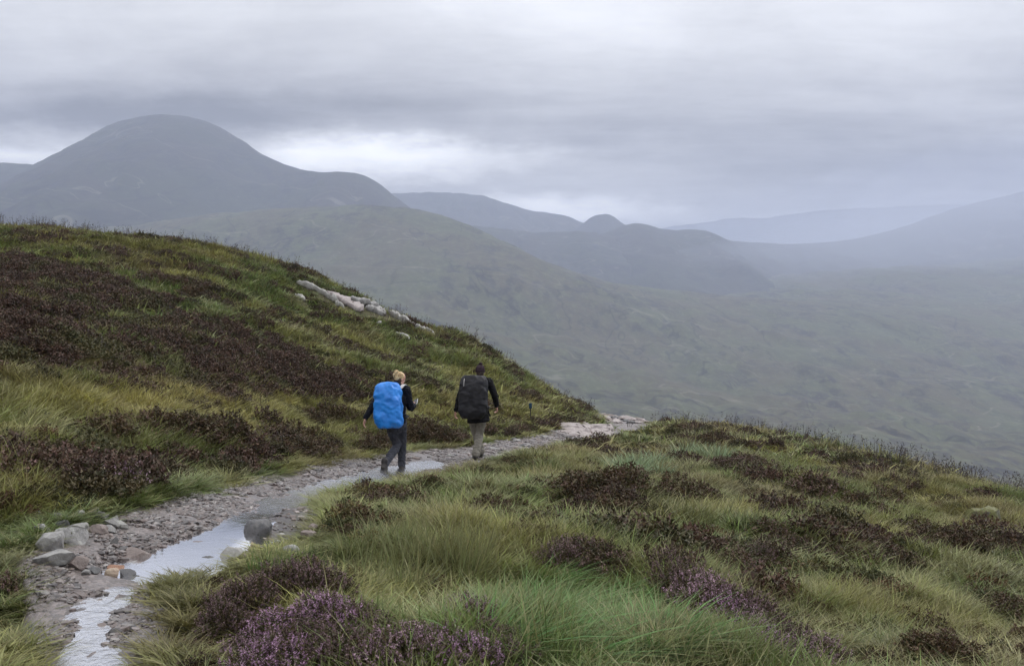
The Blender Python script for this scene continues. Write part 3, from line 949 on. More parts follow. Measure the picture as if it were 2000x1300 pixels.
# rubble heap where the path dips over the brow
n_r = 0
for k_ in range(150):
    px_, py_ = RNG.uniform(1158, 1262), RNG.uniform(806, 840)
    if not in_poly(np.array([px_]), np.array([py_]), PATH_POLY2)[0]:
        continue
    P = hit(px_, py_)
    if P[1] > 46:
        continue
    big = RNG.random() < .3
    dia = RNG.uniform(.22, .42) if big else RNG.uniform(.12, .24)
    o = link('rubble_stone', peb[int(RNG.integers(6))], None, label='stone in the pinkish rubble where the path drops over the brow', category='stone', group='rubble at the brow')
    o.scale = (dia * RNG.uniform(1., 1.9), dia, dia * RNG.uniform(.35, .6))
    o.rotation_euler = (RNG.uniform(-.3, .3), RNG.uniform(-.3, .3), RNG.uniform(0, 6.28))
    o.location = (P[0], P[1], path_z(P[0], P[1]) + dia * .12)
    o.material_slots[0].link = 'OBJECT'
    mk_ = int(RNG.integers(4))
    o.material_slots[0].material = [m_pink, m_pink, m_brown, m_dark][mk_]
    o['label'] = ('large ' if big else 'small ') + ('pinkish', 'pinkish', 'brown', 'dark')[mk_] + ' stone in the rubble where the path drops over the brow'
    n_r += 1
print('rubble', n_r)


# ------------------------------------------------------------------ scattering of what nobody could count
def scatter(name, P, rot, scl, idx, tints, protos, kind='stuff', label=None, category=None):
    P = np.asarray(P, np.float32)
    n = len(P)
    me = bpy.data.meshes.new(name)
    me.vertices.add(n)
    me.vertices.foreach_set('co', P.ravel())
    a = me.attributes.new('rot', 'FLOAT_VECTOR', 'POINT'); a.data.foreach_set('vector', np.asarray(rot, np.float32).ravel())
    a = me.attributes.new('scl', 'FLOAT_VECTOR', 'POINT'); a.data.foreach_set('vector', np.asarray(scl, np.float32).ravel())
    a = me.attributes.new('idx', 'INT', 'POINT'); a.data.foreach_set('value', np.asarray(idx, np.int32))
    a = me.attributes.new('tint', 'FLOAT_COLOR', 'POINT')
    a.data.foreach_set('color', np.concatenate([np.asarray(tints, np.float32), np.ones((n, 1), np.float32)], 1).ravel())
    o = link(name, me, None, kind=kind, label=label, category=category)
    coll = bpy.data.collections.new(name + '_sources')
    for k, pm in enumerate(protos):
        po = bpy.data.objects.new(f'{name}_source_{k:02d}', pm)
        coll.objects.link(po)
    ng = bpy.data.node_groups.new(name + '_scatter', 'GeometryNodeTree')
    ng.interface.new_socket('Geometry', in_out='INPUT', socket_type='NodeSocketGeometry')
    ng.interface.new_socket('Geometry', in_out='OUTPUT', socket_type='NodeSocketGeometry')
    N = ng.nodes
    gi, go = N.new('NodeGroupInput'), N.new('NodeGroupOutput')
    ci = N.new('GeometryNodeCollectionInfo')
    ci.inputs['Collection'].default_value = coll
    ci.inputs['Separate Children'].default_value = True
    ci.inputs['Reset Children'].default_value = True
    ip = N.new('GeometryNodeInstanceOnPoints')
    ip.inputs['Pick Instance'].default_value = True

    def na(nm, dt):
        q = N.new('GeometryNodeInputNamedAttribute'); q.data_type = dt
        q.inputs['Name'].default_value = nm
        return [s for s in q.outputs if s.enabled and s.name == 'Attribute'][0]
    er = N.new('FunctionNodeEulerToRotation')
    L = ng.links
    L.new(gi.outputs[0], ip.inputs['Points'])
    L.new(ci.outputs[0], ip.inputs['Instance'])
    L.new(na('idx', 'INT'), ip.inputs['Instance Index'])
    L.new(na('rot', 'FLOAT_VECTOR'), er.inputs[0]); L.new(er.outputs[0], ip.inputs['Rotation'])
    L.new(na('scl', 'FLOAT_VECTOR'), ip.inputs['Scale'])
    L.new(ip.outputs[0], go.inputs[0])
    md = o.modifiers.new('scatter', 'NODES')
    md.node_group = ng
    return o


m_gravel, T = new_mat('gravel_stone')
tn = att(T, 'tint', 'INSTANCER')
geo = T.n('ShaderNodeNewGeometry')
gb = T.noise(geo.outputs['Position'], 60, 3, 0.6)
T.put(T.out.inputs[0], principled(T, T.mix(T.math('MULTIPLY', gb, 0.6), tn.outputs['Color'], (0.10, 0.09, 0.085)), 0.35, 0.5))
gmesh = []
for i in range(5):
    g = rock_mesh(f'grit_{i}', 140 + i, 1, 4, 0.15); g.materials.append(m_gravel); gmesh.append(g)
NG = 55000
wgt_ = np.maximum(PYY[cand[:, 0], cand[:, 1]], 4) ** -1.9
k_ = RNG.choice(len(cand), 150000, p=wgt_ / wgt_.sum())
gj, gi_ = cand[k_, 0], cand[k_, 1]
X = PXX[gj, gi_] + RNG.uniform(-PS, PS, len(k_)); Y = PYY[gj, gi_] + RNG.uniform(-PS, PS, len(k_))
pr = np.where(wet_any[gj, gi_] > .6, .12, 1.0) * np.where(PEATF[gj, gi_] > .25, .04, 1) * smooth01(fbm(X / .7, Y / .7, 3, 8), -.30, .45)
ok = (RNG.random(len(k_)) < pr) & (Y > 3.6) & (Y < 32)
X, Y = X[ok][:NG], Y[ok][:NG]
Z = path_z(X, Y)
s = RNG.lognormal(math.log(0.020), 0.5, len(X)) * np.clip(Y / 8, .75, 1.8)
s = np.clip(s, .009, .06)
pal = np.array([(.20, .155, .14), (.17, .15, .145), (.27, .23, .215), (.08, .07, .07), (.13, .095, .085), (.38, .35, .33)])
tt_ = pal[RNG.choice(6, len(X), p=[.28, .2, .2, .12, .13, .07])] * RNG.uniform(.45, 1.05, (len(X), 1))
scatter('gravel', np.stack([X, Y, Z + s * .12], -1), np.stack([RNG.uniform(-.3, .3, len(X)), RNG.uniform(-.3, .3, len(X)), RNG.uniform(0, 6.28, len(X))], -1),
        np.stack([s * RNG.uniform(1, 1.6, len(X)), s, s * RNG.uniform(.4, .8, len(X))], -1), RNG.integers(0, 5, len(X)), tt_, gmesh)
# ================================================================== PLANTS
def blades(rs, n, h=(.12, .25), spread=.10, lean=(.1, .5), curve=(.1, .6), width=.005, wind=0.35, tip_droop=0.25, az=None, base=None):
    """n grass blades -> verts, tris, per-vertex height 0..1, per-blade random"""
    r = spread * np.sqrt(rs.random(n)); th = rs.random(n) * 2 * math.pi
    bx, by = r * np.cos(th), r * np.sin(th)
    a = th + rs.normal(0, .7, n) if az is None else rs.normal(az, .5, n)
    dxy = np.stack([np.cos(a) + wind * 1.2, np.sin(a) - wind * .2], -1)
    dxy /= np.linalg.norm(dxy, axis=1, keepdims=True) + 1e-6
    H = rs.uniform(*h, n) * (1 - .25 * (r / (spread + 1e-6)) ** 2)
    L, C = rs.uniform(*lean, n), rs.uniform(*curve, n)
    w = width * rs.lognormal(0, .45, n)
    tw = rs.normal(0, .6, n)
    sx = np.stack([-dxy[:, 1] * np.cos(tw) + dxy[:, 0] * np.sin(tw), dxy[:, 0] * np.cos(tw) + dxy[:, 1] * np.sin(tw)], -1)
    ts = np.array([0, .38, .72, 1.0]); ws = np.array([1.0, .9, .6, 0.0])
    V = np.zeros((n, 7, 3)); bt = np.zeros((n, 7))
    for k in range(4):
        t = ts[k]
        off = (L * t + C * t * t)[:, None] * H[:, None] * dxy
        cx, cyy = bx + off[:, 0], by + off[:, 1]
        cz = H * (t - tip_droop * C * t * t) - (0.03 if k == 0 else 0)
        if k < 3:
            for q, sg in ((0, -1), (1, 1)):
                V[:, 2 * k + q, 0] = cx + sg * sx[:, 0] * w * ws[k] * .5
                V[:, 2 * k + q, 1] = cyy + sg * sx[:, 1] * w * ws[k] * .5
                V[:, 2 * k + q, 2] = cz
                bt[:, 2 * k + q] = t
        else:
            V[:, 6, 0], V[:, 6, 1], V[:, 6, 2] = cx, cyy, cz
            bt[:, 6] = 1
    f = np.array([(0, 1, 3), (0, 3, 2), (2, 3, 5), (2, 5, 4), (4, 5, 6)])
    F = (np.arange(n)[:, None, None] * 7 + f[None]).reshape(-1, 3)
    return V.reshape(-1, 3), F, bt.ravel(), np.repeat(rs.random(n), 7)


def join(parts):
    V, F, A, B, o = [], [], [], [], 0
    for v, f, a, b in parts:
        V.append(v); F.append(f + o); A.append(a); B.append(b); o += len(v)
    return np.concatenate(V), np.concatenate(F), np.concatenate(A), np.concatenate(B)


def grass_mat(name, source):
    m, T = new_mat(name)
    if source == 'OBJ':
        tcol = T.n('ShaderNodeObjectInfo').outputs['Color']
    else:
        tcol = att(T, 'tint', 'INSTANCER').outputs['Color']
    br = att(T, 'br').outputs['Fac']
    bt = att(T, 'bt').outputs['Fac']
    hsv = T.n('ShaderNodeHueSaturation')
    T.put(hsv.inputs['Color'], tcol)
    T.put(hsv.inputs['Hue'], T.math('MULTIPLY_ADD', br, 0.05, 0.475))
    T.put(hsv.inputs['Value'], T.math('MULTIPLY_ADD', br, 0.9, 0.58))
    k = T.mix(T.math('MULTIPLY', T.ramp(br, 0.80, 0.97), 0.75), hsv.outputs[0], (0.30, 0.255, 0.13))       # some dead blades
    k = T.mix(T.math('MULTIPLY', T.ramp(bt, 0.55, 1.0), 0.28), k, (0.27, 0.235, 0.10))                       # straw tips
    pb = principled(T, k, 0.55, 0.35)
    tl = T.n('ShaderNodeBsdfTranslucent'); T.put(tl.inputs[0], k)
    mx = T.n('ShaderNodeMixShader'); mx.inputs[0].default_value = 0.28
    T.put(mx.inputs[1], pb); T.put(mx.inputs[2], tl.outputs[0])
    T.put(T.out.inputs[0], mx.outputs[0])
    return m


m_grass = grass_mat('grass_blades', 'INST')
m_tuss = grass_mat('tussock_blades', 'OBJ')


def proto(name, parts, mat):
    V, F, a, b = join(parts)
    me = make_mesh(name, V, F, smooth=True, attrs={'bt': a, 'br': b})
    me.materials.append(mat)
    return me


PROT = []
for lod, (n, w, sp) in enumerate([(34, .0078, .085), (28, .0110, .12), (24, .017, .17)]):
    for v in range(5):
        rs = np.random.default_rng(1000 + lod * 10 + v)
        PROT.append(proto(f'tuft_{lod}{v}', [blades(rs, n, (.05, .20), sp, (.1, .9), (.1, 1.1), w, .12), blades(rs, 5, (.18, .30), sp, (.1, .5), (.1, .9), w * .8, .25)], m_grass))

# ---- where things grow: patches read off the photograph, laid on the ground
HEATH_POLY = [(-400, 520), (0, 512), (120, 520), (250, 555), (350, 608), (450, 640), (560, 690), (690, 742), (745, 775), (690, 792), (560, 770), (450, 800), (370, 775), (300, 728), (150, 705), (0, 728), (-400, 760)]


def tint_at(x, y, px, py):
    """grass colour over the ground"""
    G = np.array([.130, .182, .050]); Yl = np.array([.270, .262, .085]); B = np.array([.165, .138, .062]); P_ = np.array([.285, .285, .155]); DG = np.array([.075, .105, .036])
    n1 = fbm(x / 3.2, y / 3.2, 3, 201)[:, None]; n2 = fbm(x / 1.1, y / 1.1, 3, 203)[:, None]; n3 = fbm(x / 5.0, y / 5.0, 3, 207)[:, None]
    c = G + (Yl - G) * smooth01(n1 + .35 * n2, -.15, .55)
    c = c + (B - c) * smooth01(n3 + .5 * n2, .12, .65) * .8
    c = c + (P_ - c) * smooth01(n2 - n1 * .6, .30, .75) * .75
    c = c + (DG - c) * smooth01(-n2 - .3 * n3, .25, .6) * .7
    left = (px < 1150) & (py < 900)

    def ell(cx, cy, rx, ry):
        return np.exp(-(((px - cx) / rx) ** 2 + ((py - cy) / ry) ** 2))[:, None]
    for cx, cy, rx, ry, col, amt in [(300, 800, 420, 45, (.34, .285, .085), .75), (900, 800, 220, 40, (.33, .29, .10), .7), (600, 700, 250, 60, (.25, .25, .10), .5),
                                     (500, 860, 200, 30, (.30, .25, .06), .6), (300, 480, 350, 30, (.19, .18, .055), .6),
                                     (150, 920, 250, 60, (.13, .14, .04), .5), (1780, 1060, 200, 60, (.20, .185, .05), .6), (1800, 930, 160, 40, (.25, .19, .085), .6),
                                     (1400, 840, 90, 16, (.33, .28, .13), .8), (1150, 890, 120, 25, (.27, .22, .11), .6), (1100, 1180, 220, 80, (.075, .14, .035), .8),
                                     (700, 1080, 160, 60, (.11, .16, .05), .75), (60, 1210, 140, 110, (.125, .135, .045), .85), (330, 1230, 110, 100, (.125, .105, .042), .9), (380, 1140, 140, 40, (.125, .13, .045), .85),
                                     (700, 980, 120, 40, (.20, .20, .055), .6), (1300, 1000, 120, 60, (.19, .185, .09), .5), (1500, 1200, 160, 90, (.16, .16, .06), .4), (1800, 1230, 220, 80, (.13, .14, .048), .5)]:
        w = ell(cx, cy, rx, ry) * amt
        c = c + (np.array(col) - c) * w
    return c


def near_slab(x, y):
    r = np.zeros(len(x), bool)
    for P2, w_ in SLABS[:8]:
        for a_, b_ in zip(P2[:-1], P2[1:]):
            d_ = b_ - a_
            t_ = np.clip(((x - a_[0]) * d_[0] + (y - a_[1]) * d_[1]) / (d_ @ d_ + 1e-9), 0, 1)
            dx_, dy_ = x - a_[0] - t_ * d_[0], y - a_[1] - t_ * d_[1]
            r |= (np.hypot(dx_, np.where(dy_ < 0, dy_ * .45, dy_)) < .22 + w_ * .5)
    return r


def sample_ground(n, ymin, ymax, power=1.0, margin=2.5):
    """random ground positions in and a little beside the view"""
    y = (RNG.random(n) ** (1 / power)) * (ymax - ymin) + ymin
    x = (RNG.random(n) * 2 - 1) * (0.50 * y + margin)
    return x, y


_pc = np.arange(-400, 2401, 25.0)
_yc = []
for _p in _pc:
    _d = ray_dir(_p, 650)
    _Y = np.linspace(15, 60, 200)
    _yc.append(_Y[int(np.argmax((ground_z(_d[0] / _d[1] * _Y, _Y) - EYE[2]) / _Y))])
_yc = np.array(_yc)


def before_brow(px, y, extra=2.0):
    return y < np.interp(px, _pc, _yc) + extra


def place(x, y):
    z = ground_z(x, y)
    px, py, w = project(np.stack([x, y, z], -1))
    return z, px, py


X, Y, I, S = [], [], [], []
for lod, (n, y0, y1) in enumerate([(30000, 2.6, 11), (62000, 10, 24), (80000, 22, 50)]):
    x, y = sample_ground(n, y0, y1, 1.7 if lod == 0 else 1.6)
    X.append(x); Y.append(y); I.append(RNG.integers(0, 5, n) + lod * 5)
    S.append(np.full(n, [1.0, 1.15, 1.25][lod]))
X, Y, I, S = map(np.concatenate, (X, Y, I, S))
Z, px, py = place(X, Y)
pm = path_mask(X, Y)
inheath = in_poly(px + fbm(X / 1.5, Y / 1.5, 3, 3) * 40, py + fbm(X / 1.2, Y / 1.2, 3, 4) * 18, HEATH_POLY) & (px < 900)
ok = (pm < 0.35 + .25 * RNG.random(len(X))) & before_brow(px, Y) & ~near_slab(X, Y) & ~(inheath & (RNG.random(len(X)) < .62))
hs = S * (0.48 + 0.66 * smooth01(fbm(X / 1.6, Y / 1.6, 3, 301), -.5, .6)) * RNG.uniform(.75, 1.25, len(X))
pmw = bilinear(blur(PMF, 12), X, Y, pxs[0], pys[0], PS) * ((X > pxs[0]) & (X < pxs[-1]) & (Y < pys[-1]))
hs = hs * (1 - (.58 + .16 * (Y < 9)) * smooth01(pmw, 0.01, .22))
hs = hs * np.where((px > 370) & (px < 650) & (py > 1040) & (py < 1150) & (Y < 10), .55, 1.0)
longg = np.exp(-(((px - 1110) / 230) ** 2 + ((py - 1190) / 85) ** 2)) * (Y < 11) + np.exp(-(((px - 720) / 150) ** 2 + ((py - 1070) / 55) ** 2)) * (Y < 12)
hs = hs * (1 + .15 * longg)
tn_ = tint_at(X, Y, px, py) * RNG.uniform(.65, 1.35, (len(X), 1)) * (1 + .45 * fbm(X / .45, Y / .45, 3, 501))[:, None] * 1.06
rot = np.stack([RNG.normal(0, .10, len(X)), RNG.normal(.06, .16, len(X)), RNG.uniform(0, 6.28, len(X))], -1)
sc3 = np.stack([S * RNG.uniform(.85, 1.25, len(X))] * 2 + [hs], -1)
scatter('grass', np.stack([X, Y, Z], -1)[ok], rot[ok], sc3[ok], I[ok], tn_[ok], PROT)
print('grass tufts', int(ok.sum()))


# ---- heather
def heather_parts(rs, ns=180, R=.30, H=.30, leaf=.014, nl=14, nf=18, fl_size=.010, bare=0.0, stemw=.004):
    """returns stems, leaves, flowers as (V, F, bt, br)"""
    a = rs.random(ns) * 2 * math.pi; q = np.sqrt(rs.random(ns))
    lump = 1 + .22 * np.sin(a * 3 + rs.random() * 6) + .15 * np.sin(a * 5 + rs.random() * 6)
    tip = np.stack([np.cos(a) * q * R * lump, np.sin(a) * q * R * lump, H * np.sqrt(np.clip(1 - .80 * q * q, .05, 1)) * rs.uniform(.50, 1.28, ns)], -1)
    base = np.stack([tip[:, 0] * .45, tip[:, 1] * .45, np.zeros(ns) - .03], -1)
    mid = base * .45 + tip * .55 + np.stack([rs.normal(0, .02, ns), rs.normal(0, .02, ns), np.zeros(ns) + .02], -1)
    d = np.stack([-np.sin(a), np.cos(a), np.zeros(ns)], -1) * stemw
    V = np.stack([base - d, base + d, mid - d * .7, mid + d * .7, tip], 1).reshape(-1, 3)
    F = (np.arange(ns)[:, None, None] * 5 + np.array([(0, 1, 3), (0, 3, 2), (2, 3, 4)])[None]).reshape(-1, 3)
    stems = (V, F, np.tile([0, 0, .5, .5, 1.], ns), np.repeat(rs.random(ns), 5))

    def bits(n, t0, t1, size, rad):
        t = t0 + (t1 - t0) * rs.random((ns, n))
        P = np.where((t < .55)[..., None], base[:, None] + (mid - base)[:, None] * (t / .55)[..., None], mid[:, None] + (tip - mid)[:, None] * ((t - .55) / .45)[..., None])
        P = P + rs.normal(0, rad, P.shape)
        P = P.reshape(-1, 3); m = len(P)
        e1 = rs.normal(size=(m, 3)); e1 /= np.linalg.norm(e1, axis=1, keepdims=True)
        e1[:, 2] = np.abs(e1[:, 2]) * .8 + .2
        e2 = np.cross(e1, rs.normal(size=(m, 3))); e2 /= np.linalg.norm(e2, axis=1, keepdims=True) + 1e-9
        s = size * rs.uniform(.6, 1.4, (m, 1))
        V = np.stack([P - e2 * s * .42, P + e2 * s * .42, P + e1 * s * 1.3], 1).reshape(-1, 3)
        return V, np.arange(3 * m).reshape(-1, 3), np.repeat(t.ravel(), 3), np.repeat(np.repeat(rs.random(ns), n), 3)
    leaves = bits(nl, .45, .97, leaf, leaf * .75)
    flowers = bits(nf, .74, 1.03, fl_size, fl_size * .55) if nf else None
    if nf:                                            # a third of the sprigs have no flowers
        ok_ = np.repeat(np.repeat(rs.random(ns) < .66, nf), 3)
        v_, f_, a_, b_ = flowers
        m_ = int(ok_.sum())
        flowers = (v_[ok_], np.arange(m_).reshape(-1, 3), a_[ok_], b_[ok_])
    return stems, leaves, flowers


def plain_foliage(name, ca, cb, inst=False, rough=.6, objcol=False):
    m, T = new_mat(name)
    br = att(T, 'br').outputs['Fac']
    k = T.mix(br, ca, cb)
    if inst:
        k = T.mix(1.0, k, att(T, 'tint', 'INSTANCER').outputs['Color'], 'MULTIPLY')
    if objcol:
        k = T.mix(1.0, k, T.n('ShaderNodeObjectInfo').outputs['Color'], 'MULTIPLY')
    T.put(T.out.inputs[0], principled(T, k, rough, .25))
    return m


m_stem = plain_foliage('heather_stem', (.045, .030, .020), (.085, .060, .042))
m_leaf = plain_foliage('heather_leaf', (.046, .052, .020), (.105, .078, .042), objcol=True)
m_bloom = plain_foliage('heather_bloom', (.25, .150, .235), (.50, .345, .455), objcol=True)
m_bloom_b = plain_foliage('heather_bloom_brown', (.070, .046, .038), (.135, .092, .080), objcol=True)
m_bloom_p = plain_foliage('heather_bloom_dusty', (.120, .078, .080), (.245, .165, .170), objcol=True)
m_leaf_i = plain_foliage('heather_leaf_cover', (.036, .028, .016), (.092, .050, .032), inst=True)
m_bloom_i = plain_foliage('heather_bloom_cover', (.085, .050, .042), (.165, .098, .088), inst=True)


def one_mesh(name, groups):
    V, F, a, b, mi, o = [], [], [], [], [], 0
    mats = []
    for (v, f, x, y), mat in groups:
        V.append(v); F.append(f + o); a.append(x); b.append(y); mi.append(np.full(len(f), len(mats), np.int32)); mats.append(mat); o += len(v)
    me = make_mesh(name, np.concatenate(V), np.concatenate(F), attrs={'bt': np.concatenate(a), 'br': np.concatenate(b)})
    for m in mats:
        me.materials.append(m)
    me.polygons.foreach_set('material_index', np.concatenate(mi))
    return me


COVER, BUSH_FAR = [], []
for v in range(5):
    rs = np.random.default_rng(2000 + v)
    st, lf, fl = heather_parts(rs, 95, .28, .24, .026, 13, 5, .018)
    COVER.append(one_mesh(f'heather_cover_{v}', [(st, m_stem), (lf, m_leaf_i), (fl, m_bloom_i)]))
    st, lf, fl = heather_parts(np.random.default_rng(2100 + v), 130, .32, .32, .024, 15, 9, .016)
    BUSH_FAR.append([one_mesh(f'heather_bush_{v}_{q}', [(st, m_stem), (lf, m_leaf), (fl, mb)]) for q, mb in enumerate((m_bloom_b, m_bloom_p, m_bloom))])
# unbroken heather: the dark sweep on the left and patches elsewhere
x, y = sample_ground(60000, 8, 46, 1.5)
z, px, py = place(x, y)
wob = fbm(x / 1.5, y / 1.5, 3, 3) * 40
main = in_poly(px + wob, py + fbm(x / 1.2, y / 1.2, 3, 4) * 18, HEATH_POLY) & (px < 900)
patch = fbm(x / 2.4, y / 2.4, 3, 401) + .4 * fbm(x / .9, y / .9, 2, 403)
keepm = (main & (RNG.random(len(x)) < .80) & (patch > -.50)) | (~main & (patch > .26) & (RNG.random(len(x)) < .24) & ~((px > 640) & (px < 1120) & (py > 868) & (py < 975)))
BROW = [(600, 540, 40, 14), (700, 585, 40, 10), (820, 632, 45, 10), (900, 662, 50, 12), (960, 690, 30, 12), (1010, 730, 30, 16), (1070, 775, 40, 14), (1120, 800, 40, 14), (420, 545, 50, 14), (380, 575, 50, 18)]
for cx, cy, rx, ry in BROW:
    keepm |= ((((px - cx) / rx) ** 2 + ((py - cy) / ry) ** 2) < 1) & (RNG.random(len(x)) < .30) & (patch > -.3)
keepm &= (path_mask(x, y) < .12) & before_brow(px, y) & ~near_slab(x, y)
x, y, z = x[keepm], y[keepm], z[keepm]
n = len(x)
s = RNG.uniform(.65, 1.25, n)
ht = np.array([1, 1, 1])[None] * RNG.uniform(.65, 1.30, (n, 1))
gr = smooth01(fbm(x / 1.3, y / 1.3, 2, 77), .0, .5)[:, None]
ht = ht * (1 - gr) + ht * gr * np.array([.9, 1.35, .75])
scatter('heather', np.stack([x, y, z - .02], -1), np.stack([RNG.normal(0, .1, n), RNG.normal(.05, .1, n), RNG.uniform(0, 6.28, n)], -1), np.stack([s, s, s * RNG.uniform(.7, 1.15, n)], -1), RNG.integers(0, 5, n), ht, COVER)
print('heather cover', n)

# low green heath and bilberry between the grasses
x, y = sample_ground(64000, 3.5, 46, 1.55)
z, px, py = place(x, y)
gp = fbm(x / 1.7, y / 1.7, 3, 611) + .5 * fbm(x / .6, y / .6, 2, 613)
kg = (path_mask(x, y) < .05) & before_brow(px, y) & ~near_slab(x, y) & (gp > np.where(px > 900, -.28, -.02)) & (RNG.random(len(x)) < .85)
kg &= ~((((px - 1110) / 200) ** 2 + ((py - 1200) / 80) ** 2 < 1) & (y < 11))
x, y, z = x[kg], y[kg], z[kg]
n = len(x)
s = RNG.uniform(.30, .70, n) * np.clip(y / 9, .55, 1.0)
cg = np.array([(.85, 1.55, .75), (1.3, 1.75, .9), (1.15, 1.1, .8), (.75, .72, .55)])[RNG.choice(4, n, p=[.30, .27, .20, .23])] * RNG.uniform(.55, 1.5, (n, 1))
scatter('low_heath', np.stack([x, y, z - .01], -1), np.stack([RNG.normal(0, .12, n), RNG.normal(.05, .12, n), RNG.uniform(0, 6.28, n)], -1), np.stack([s, s, s * RNG.uniform(.6, 1.1, n)], -1), RNG.integers(0, 5, n), cg, COVER)
print('low heath', n)

# single heather bushes that stand out, far ones as one mesh, near ones with stems, leaves and blooms
CL = [  # cx, cy, rx, ry, count, colour of leaf/bloom, label, group
    ((345, 545, 30, 10), 5, 0, 'dark brown heather clump high in the pale grass of the left slope', 'heather clumps high on the left slope'),
    ((395, 577, 42, 12), 7, 0, 'dark brown heather clump high in the pale grass of the left slope', 'heather clumps high on the left slope'),
    ((500, 620, 60, 14), 4, 0, 'dark brown heather clump high in the pale grass of the left slope', 'heather clumps high on the left slope'),
    ((640, 814, 45, 9), 8, 0, 'brown heather clump in yellow grass behind the blue backpack hiker', 'heather clumps in the yellow grass'),
    ((690, 812, 30, 8), 3, 0, 'brown heather clump in yellow grass behind the blue backpack hiker', 'heather clumps in the yellow grass'),
    ((290, 842, 90, 14), 9, 0, 'dark heather clump on the grassy bank left of the path', 'heather clumps on the path bank'),
    ((400, 850, 50, 14), 5, 0, 'dark heather clump on the grassy bank left of the path', 'heather clumps on the path bank'),
    ((555, 862, 35, 16), 6, 0, 'dark heather clump on the grassy bank left of the path', 'heather clumps on the path bank'),
    ((625, 882, 40, 16), 6, 0, 'dark heather clump on the grassy bank left of the path', 'heather clumps on the path bank'),
    ((840, 862, 70, 18), 14, 0, 'dark heather bush on the verge between the two hikers', 'heather along the verge by the hikers'),
    ((715, 862, 35, 12), 6, 0, 'dark heather bush on the verge beside the blue backpack hiker', 'heather along the verge by the hikers'),
    ((960, 855, 40, 14), 7, 1, 'pinkish brown heather bush on the verge past the black backpack hiker', 'heather along the verge by the hikers'),
    ((1035, 842, 45, 14), 9, 1, 'pinkish brown heather bush on the verge past the black backpack hiker', 'heather along the verge by the hikers'),
    ((60, 880, 70, 26), 6, 1, 'dusky heather bush with faded pink flowers on the left bank', 'faded heather on the left bank'),
    ((30, 1060, 50, 20), 4, 1, 'faded pink heather bush beside the heap of grey rocks', 'heather by the rock heap'),
    ((20, 1115, 40, 18), 3, 1, 'faded pink heather bush beside the heap of grey rocks', 'heather by the rock heap'),
    ((240, 940, 20, 8), 1, 2, 'small bright pink heather sprig alone on the left bank', None),
    ((775, 985, 50, 8), 4, 0, 'dark brown heather bush on the grassy knoll below the path', 'heather on the knoll'),
    ((1375, 862, 75, 10), 12, 0, 'brown heather clump near the grassy brow of the right hillside', 'heather below the brow'),
    ((1450, 915, 40, 16), 8, 1, 'dark heather bush dusted with pink on the right hillside', 'heather scattered over the right hillside'),
    ((1600, 950, 80, 24), 14, 1, 'dark heather bush dusted with pink on the right hillside', 'heather scattered over the right hillside'),
    ((1720, 985, 60, 18), 8, 0, 'dark brown heather bush low in the right hillside grass', 'brown heather over the right hillside'),
    ((1300, 960, 50, 22), 8, 0, 'dark brown heather bush low in the right hillside grass', 'brown heather over the right hillside'),
    ((1510, 1055, 50, 24), 7, 1, 'dark heather bush dusted with pink on the right hillside', 'heather scattered over the right hillside'),
    ((1440, 1080, 60, 30), 7, 1, 'dark heather bush dusted with pink on the right hillside', 'heather scattered over the right hillside'),
    ((1130, 1080, 60, 22), 7, 1, 'dark heather bush dusted with pink on the right hillside', 'heather scattered over the right hillside'),
    ((1195, 1102, 30, 14), 3, 1, 'dark heather bush dusted with pink on the right hillside', 'heather scattered over the right hillside'),
    ((1860, 1060, 90, 20), 8, 0, 'dark brown heather bush low in the right hillside grass', 'brown heather over the right hillside'),
    ((1930, 1160, 60, 30), 6, 0, 'dark brown heather bush low in the right hillside grass', 'brown heather over the right hillside'),
    ((1850, 1245, 90, 26), 8, 0, 'dark brown heather bush low in the right hillside grass', 'brown heather over the right hillside'),
    ((1000, 1010, 90, 24), 8, 0, 'dark brown heather bush on the grassy knoll below the path', 'heather on the knoll'),
    ((1180, 970, 80, 40), 9, 0, 'dark brown heather bush low in the right hillside grass', 'brown heather over the right hillside'),
    ((1640, 1080, 60, 20), 5, 1, 'dark heather bush dusted with pink on the right hillside', 'heather scattered over the right hillside'),
]
KIND = {0: ((.95, .80, .70, 1), (.42, .42, .36, 1)), 1: ((.95, .85, .80, 1), (.66, .62, .58, 1)), 2: ((1.1, 1.1, 1, 1), (1.15, 1.0, 1.1, 1))}
nb = 0
for (cx, cy, rx, ry), cnt, kd, lab, grp in CL:
    for k_ in range(cnt):
        a, q = RNG.uniform(0, 6.28), math.sqrt(RNG.random())
        P = hit(cx + rx * q * math.cos(a), cy + ry * q * math.sin(a))
        P = hit(cx + rx * q * math.cos(a), cy + ry * q * math.sin(a) + .13 * FPX / P[1])
        if path_mask(P[0], P[1]) > .1:
            continue
        o = link('heather_bush', BUSH_FAR[int(RNG.integers(5))][kd], label=lab, category='heather', group=grp)
        o.location = (P[0], P[1], ground_z(P[0], P[1]) - .02)
        s = RNG.uniform(.75, 1.30) * (.62 if P[1] < 12 else 1.0)
        o.scale = (s * RNG.uniform(.9, 1.3), s, s * RNG.uniform(.75, 1.1))
        o.rotation_euler = (0, 0, RNG.uniform(0, 6.28))
        o['label'] = ('small ' if s < (.6 if P[1] < 12 else .92) else ('broad ' if s > (.72 if P[1] < 12 else 1.14) else '')) + lab.replace('small ', '')
        v = RNG.uniform(.7, 1.2)
        o.color = (*(np.array(KIND[kd][0][:3]) * v), 1)
        nb += 1
print('heather bushes', nb)

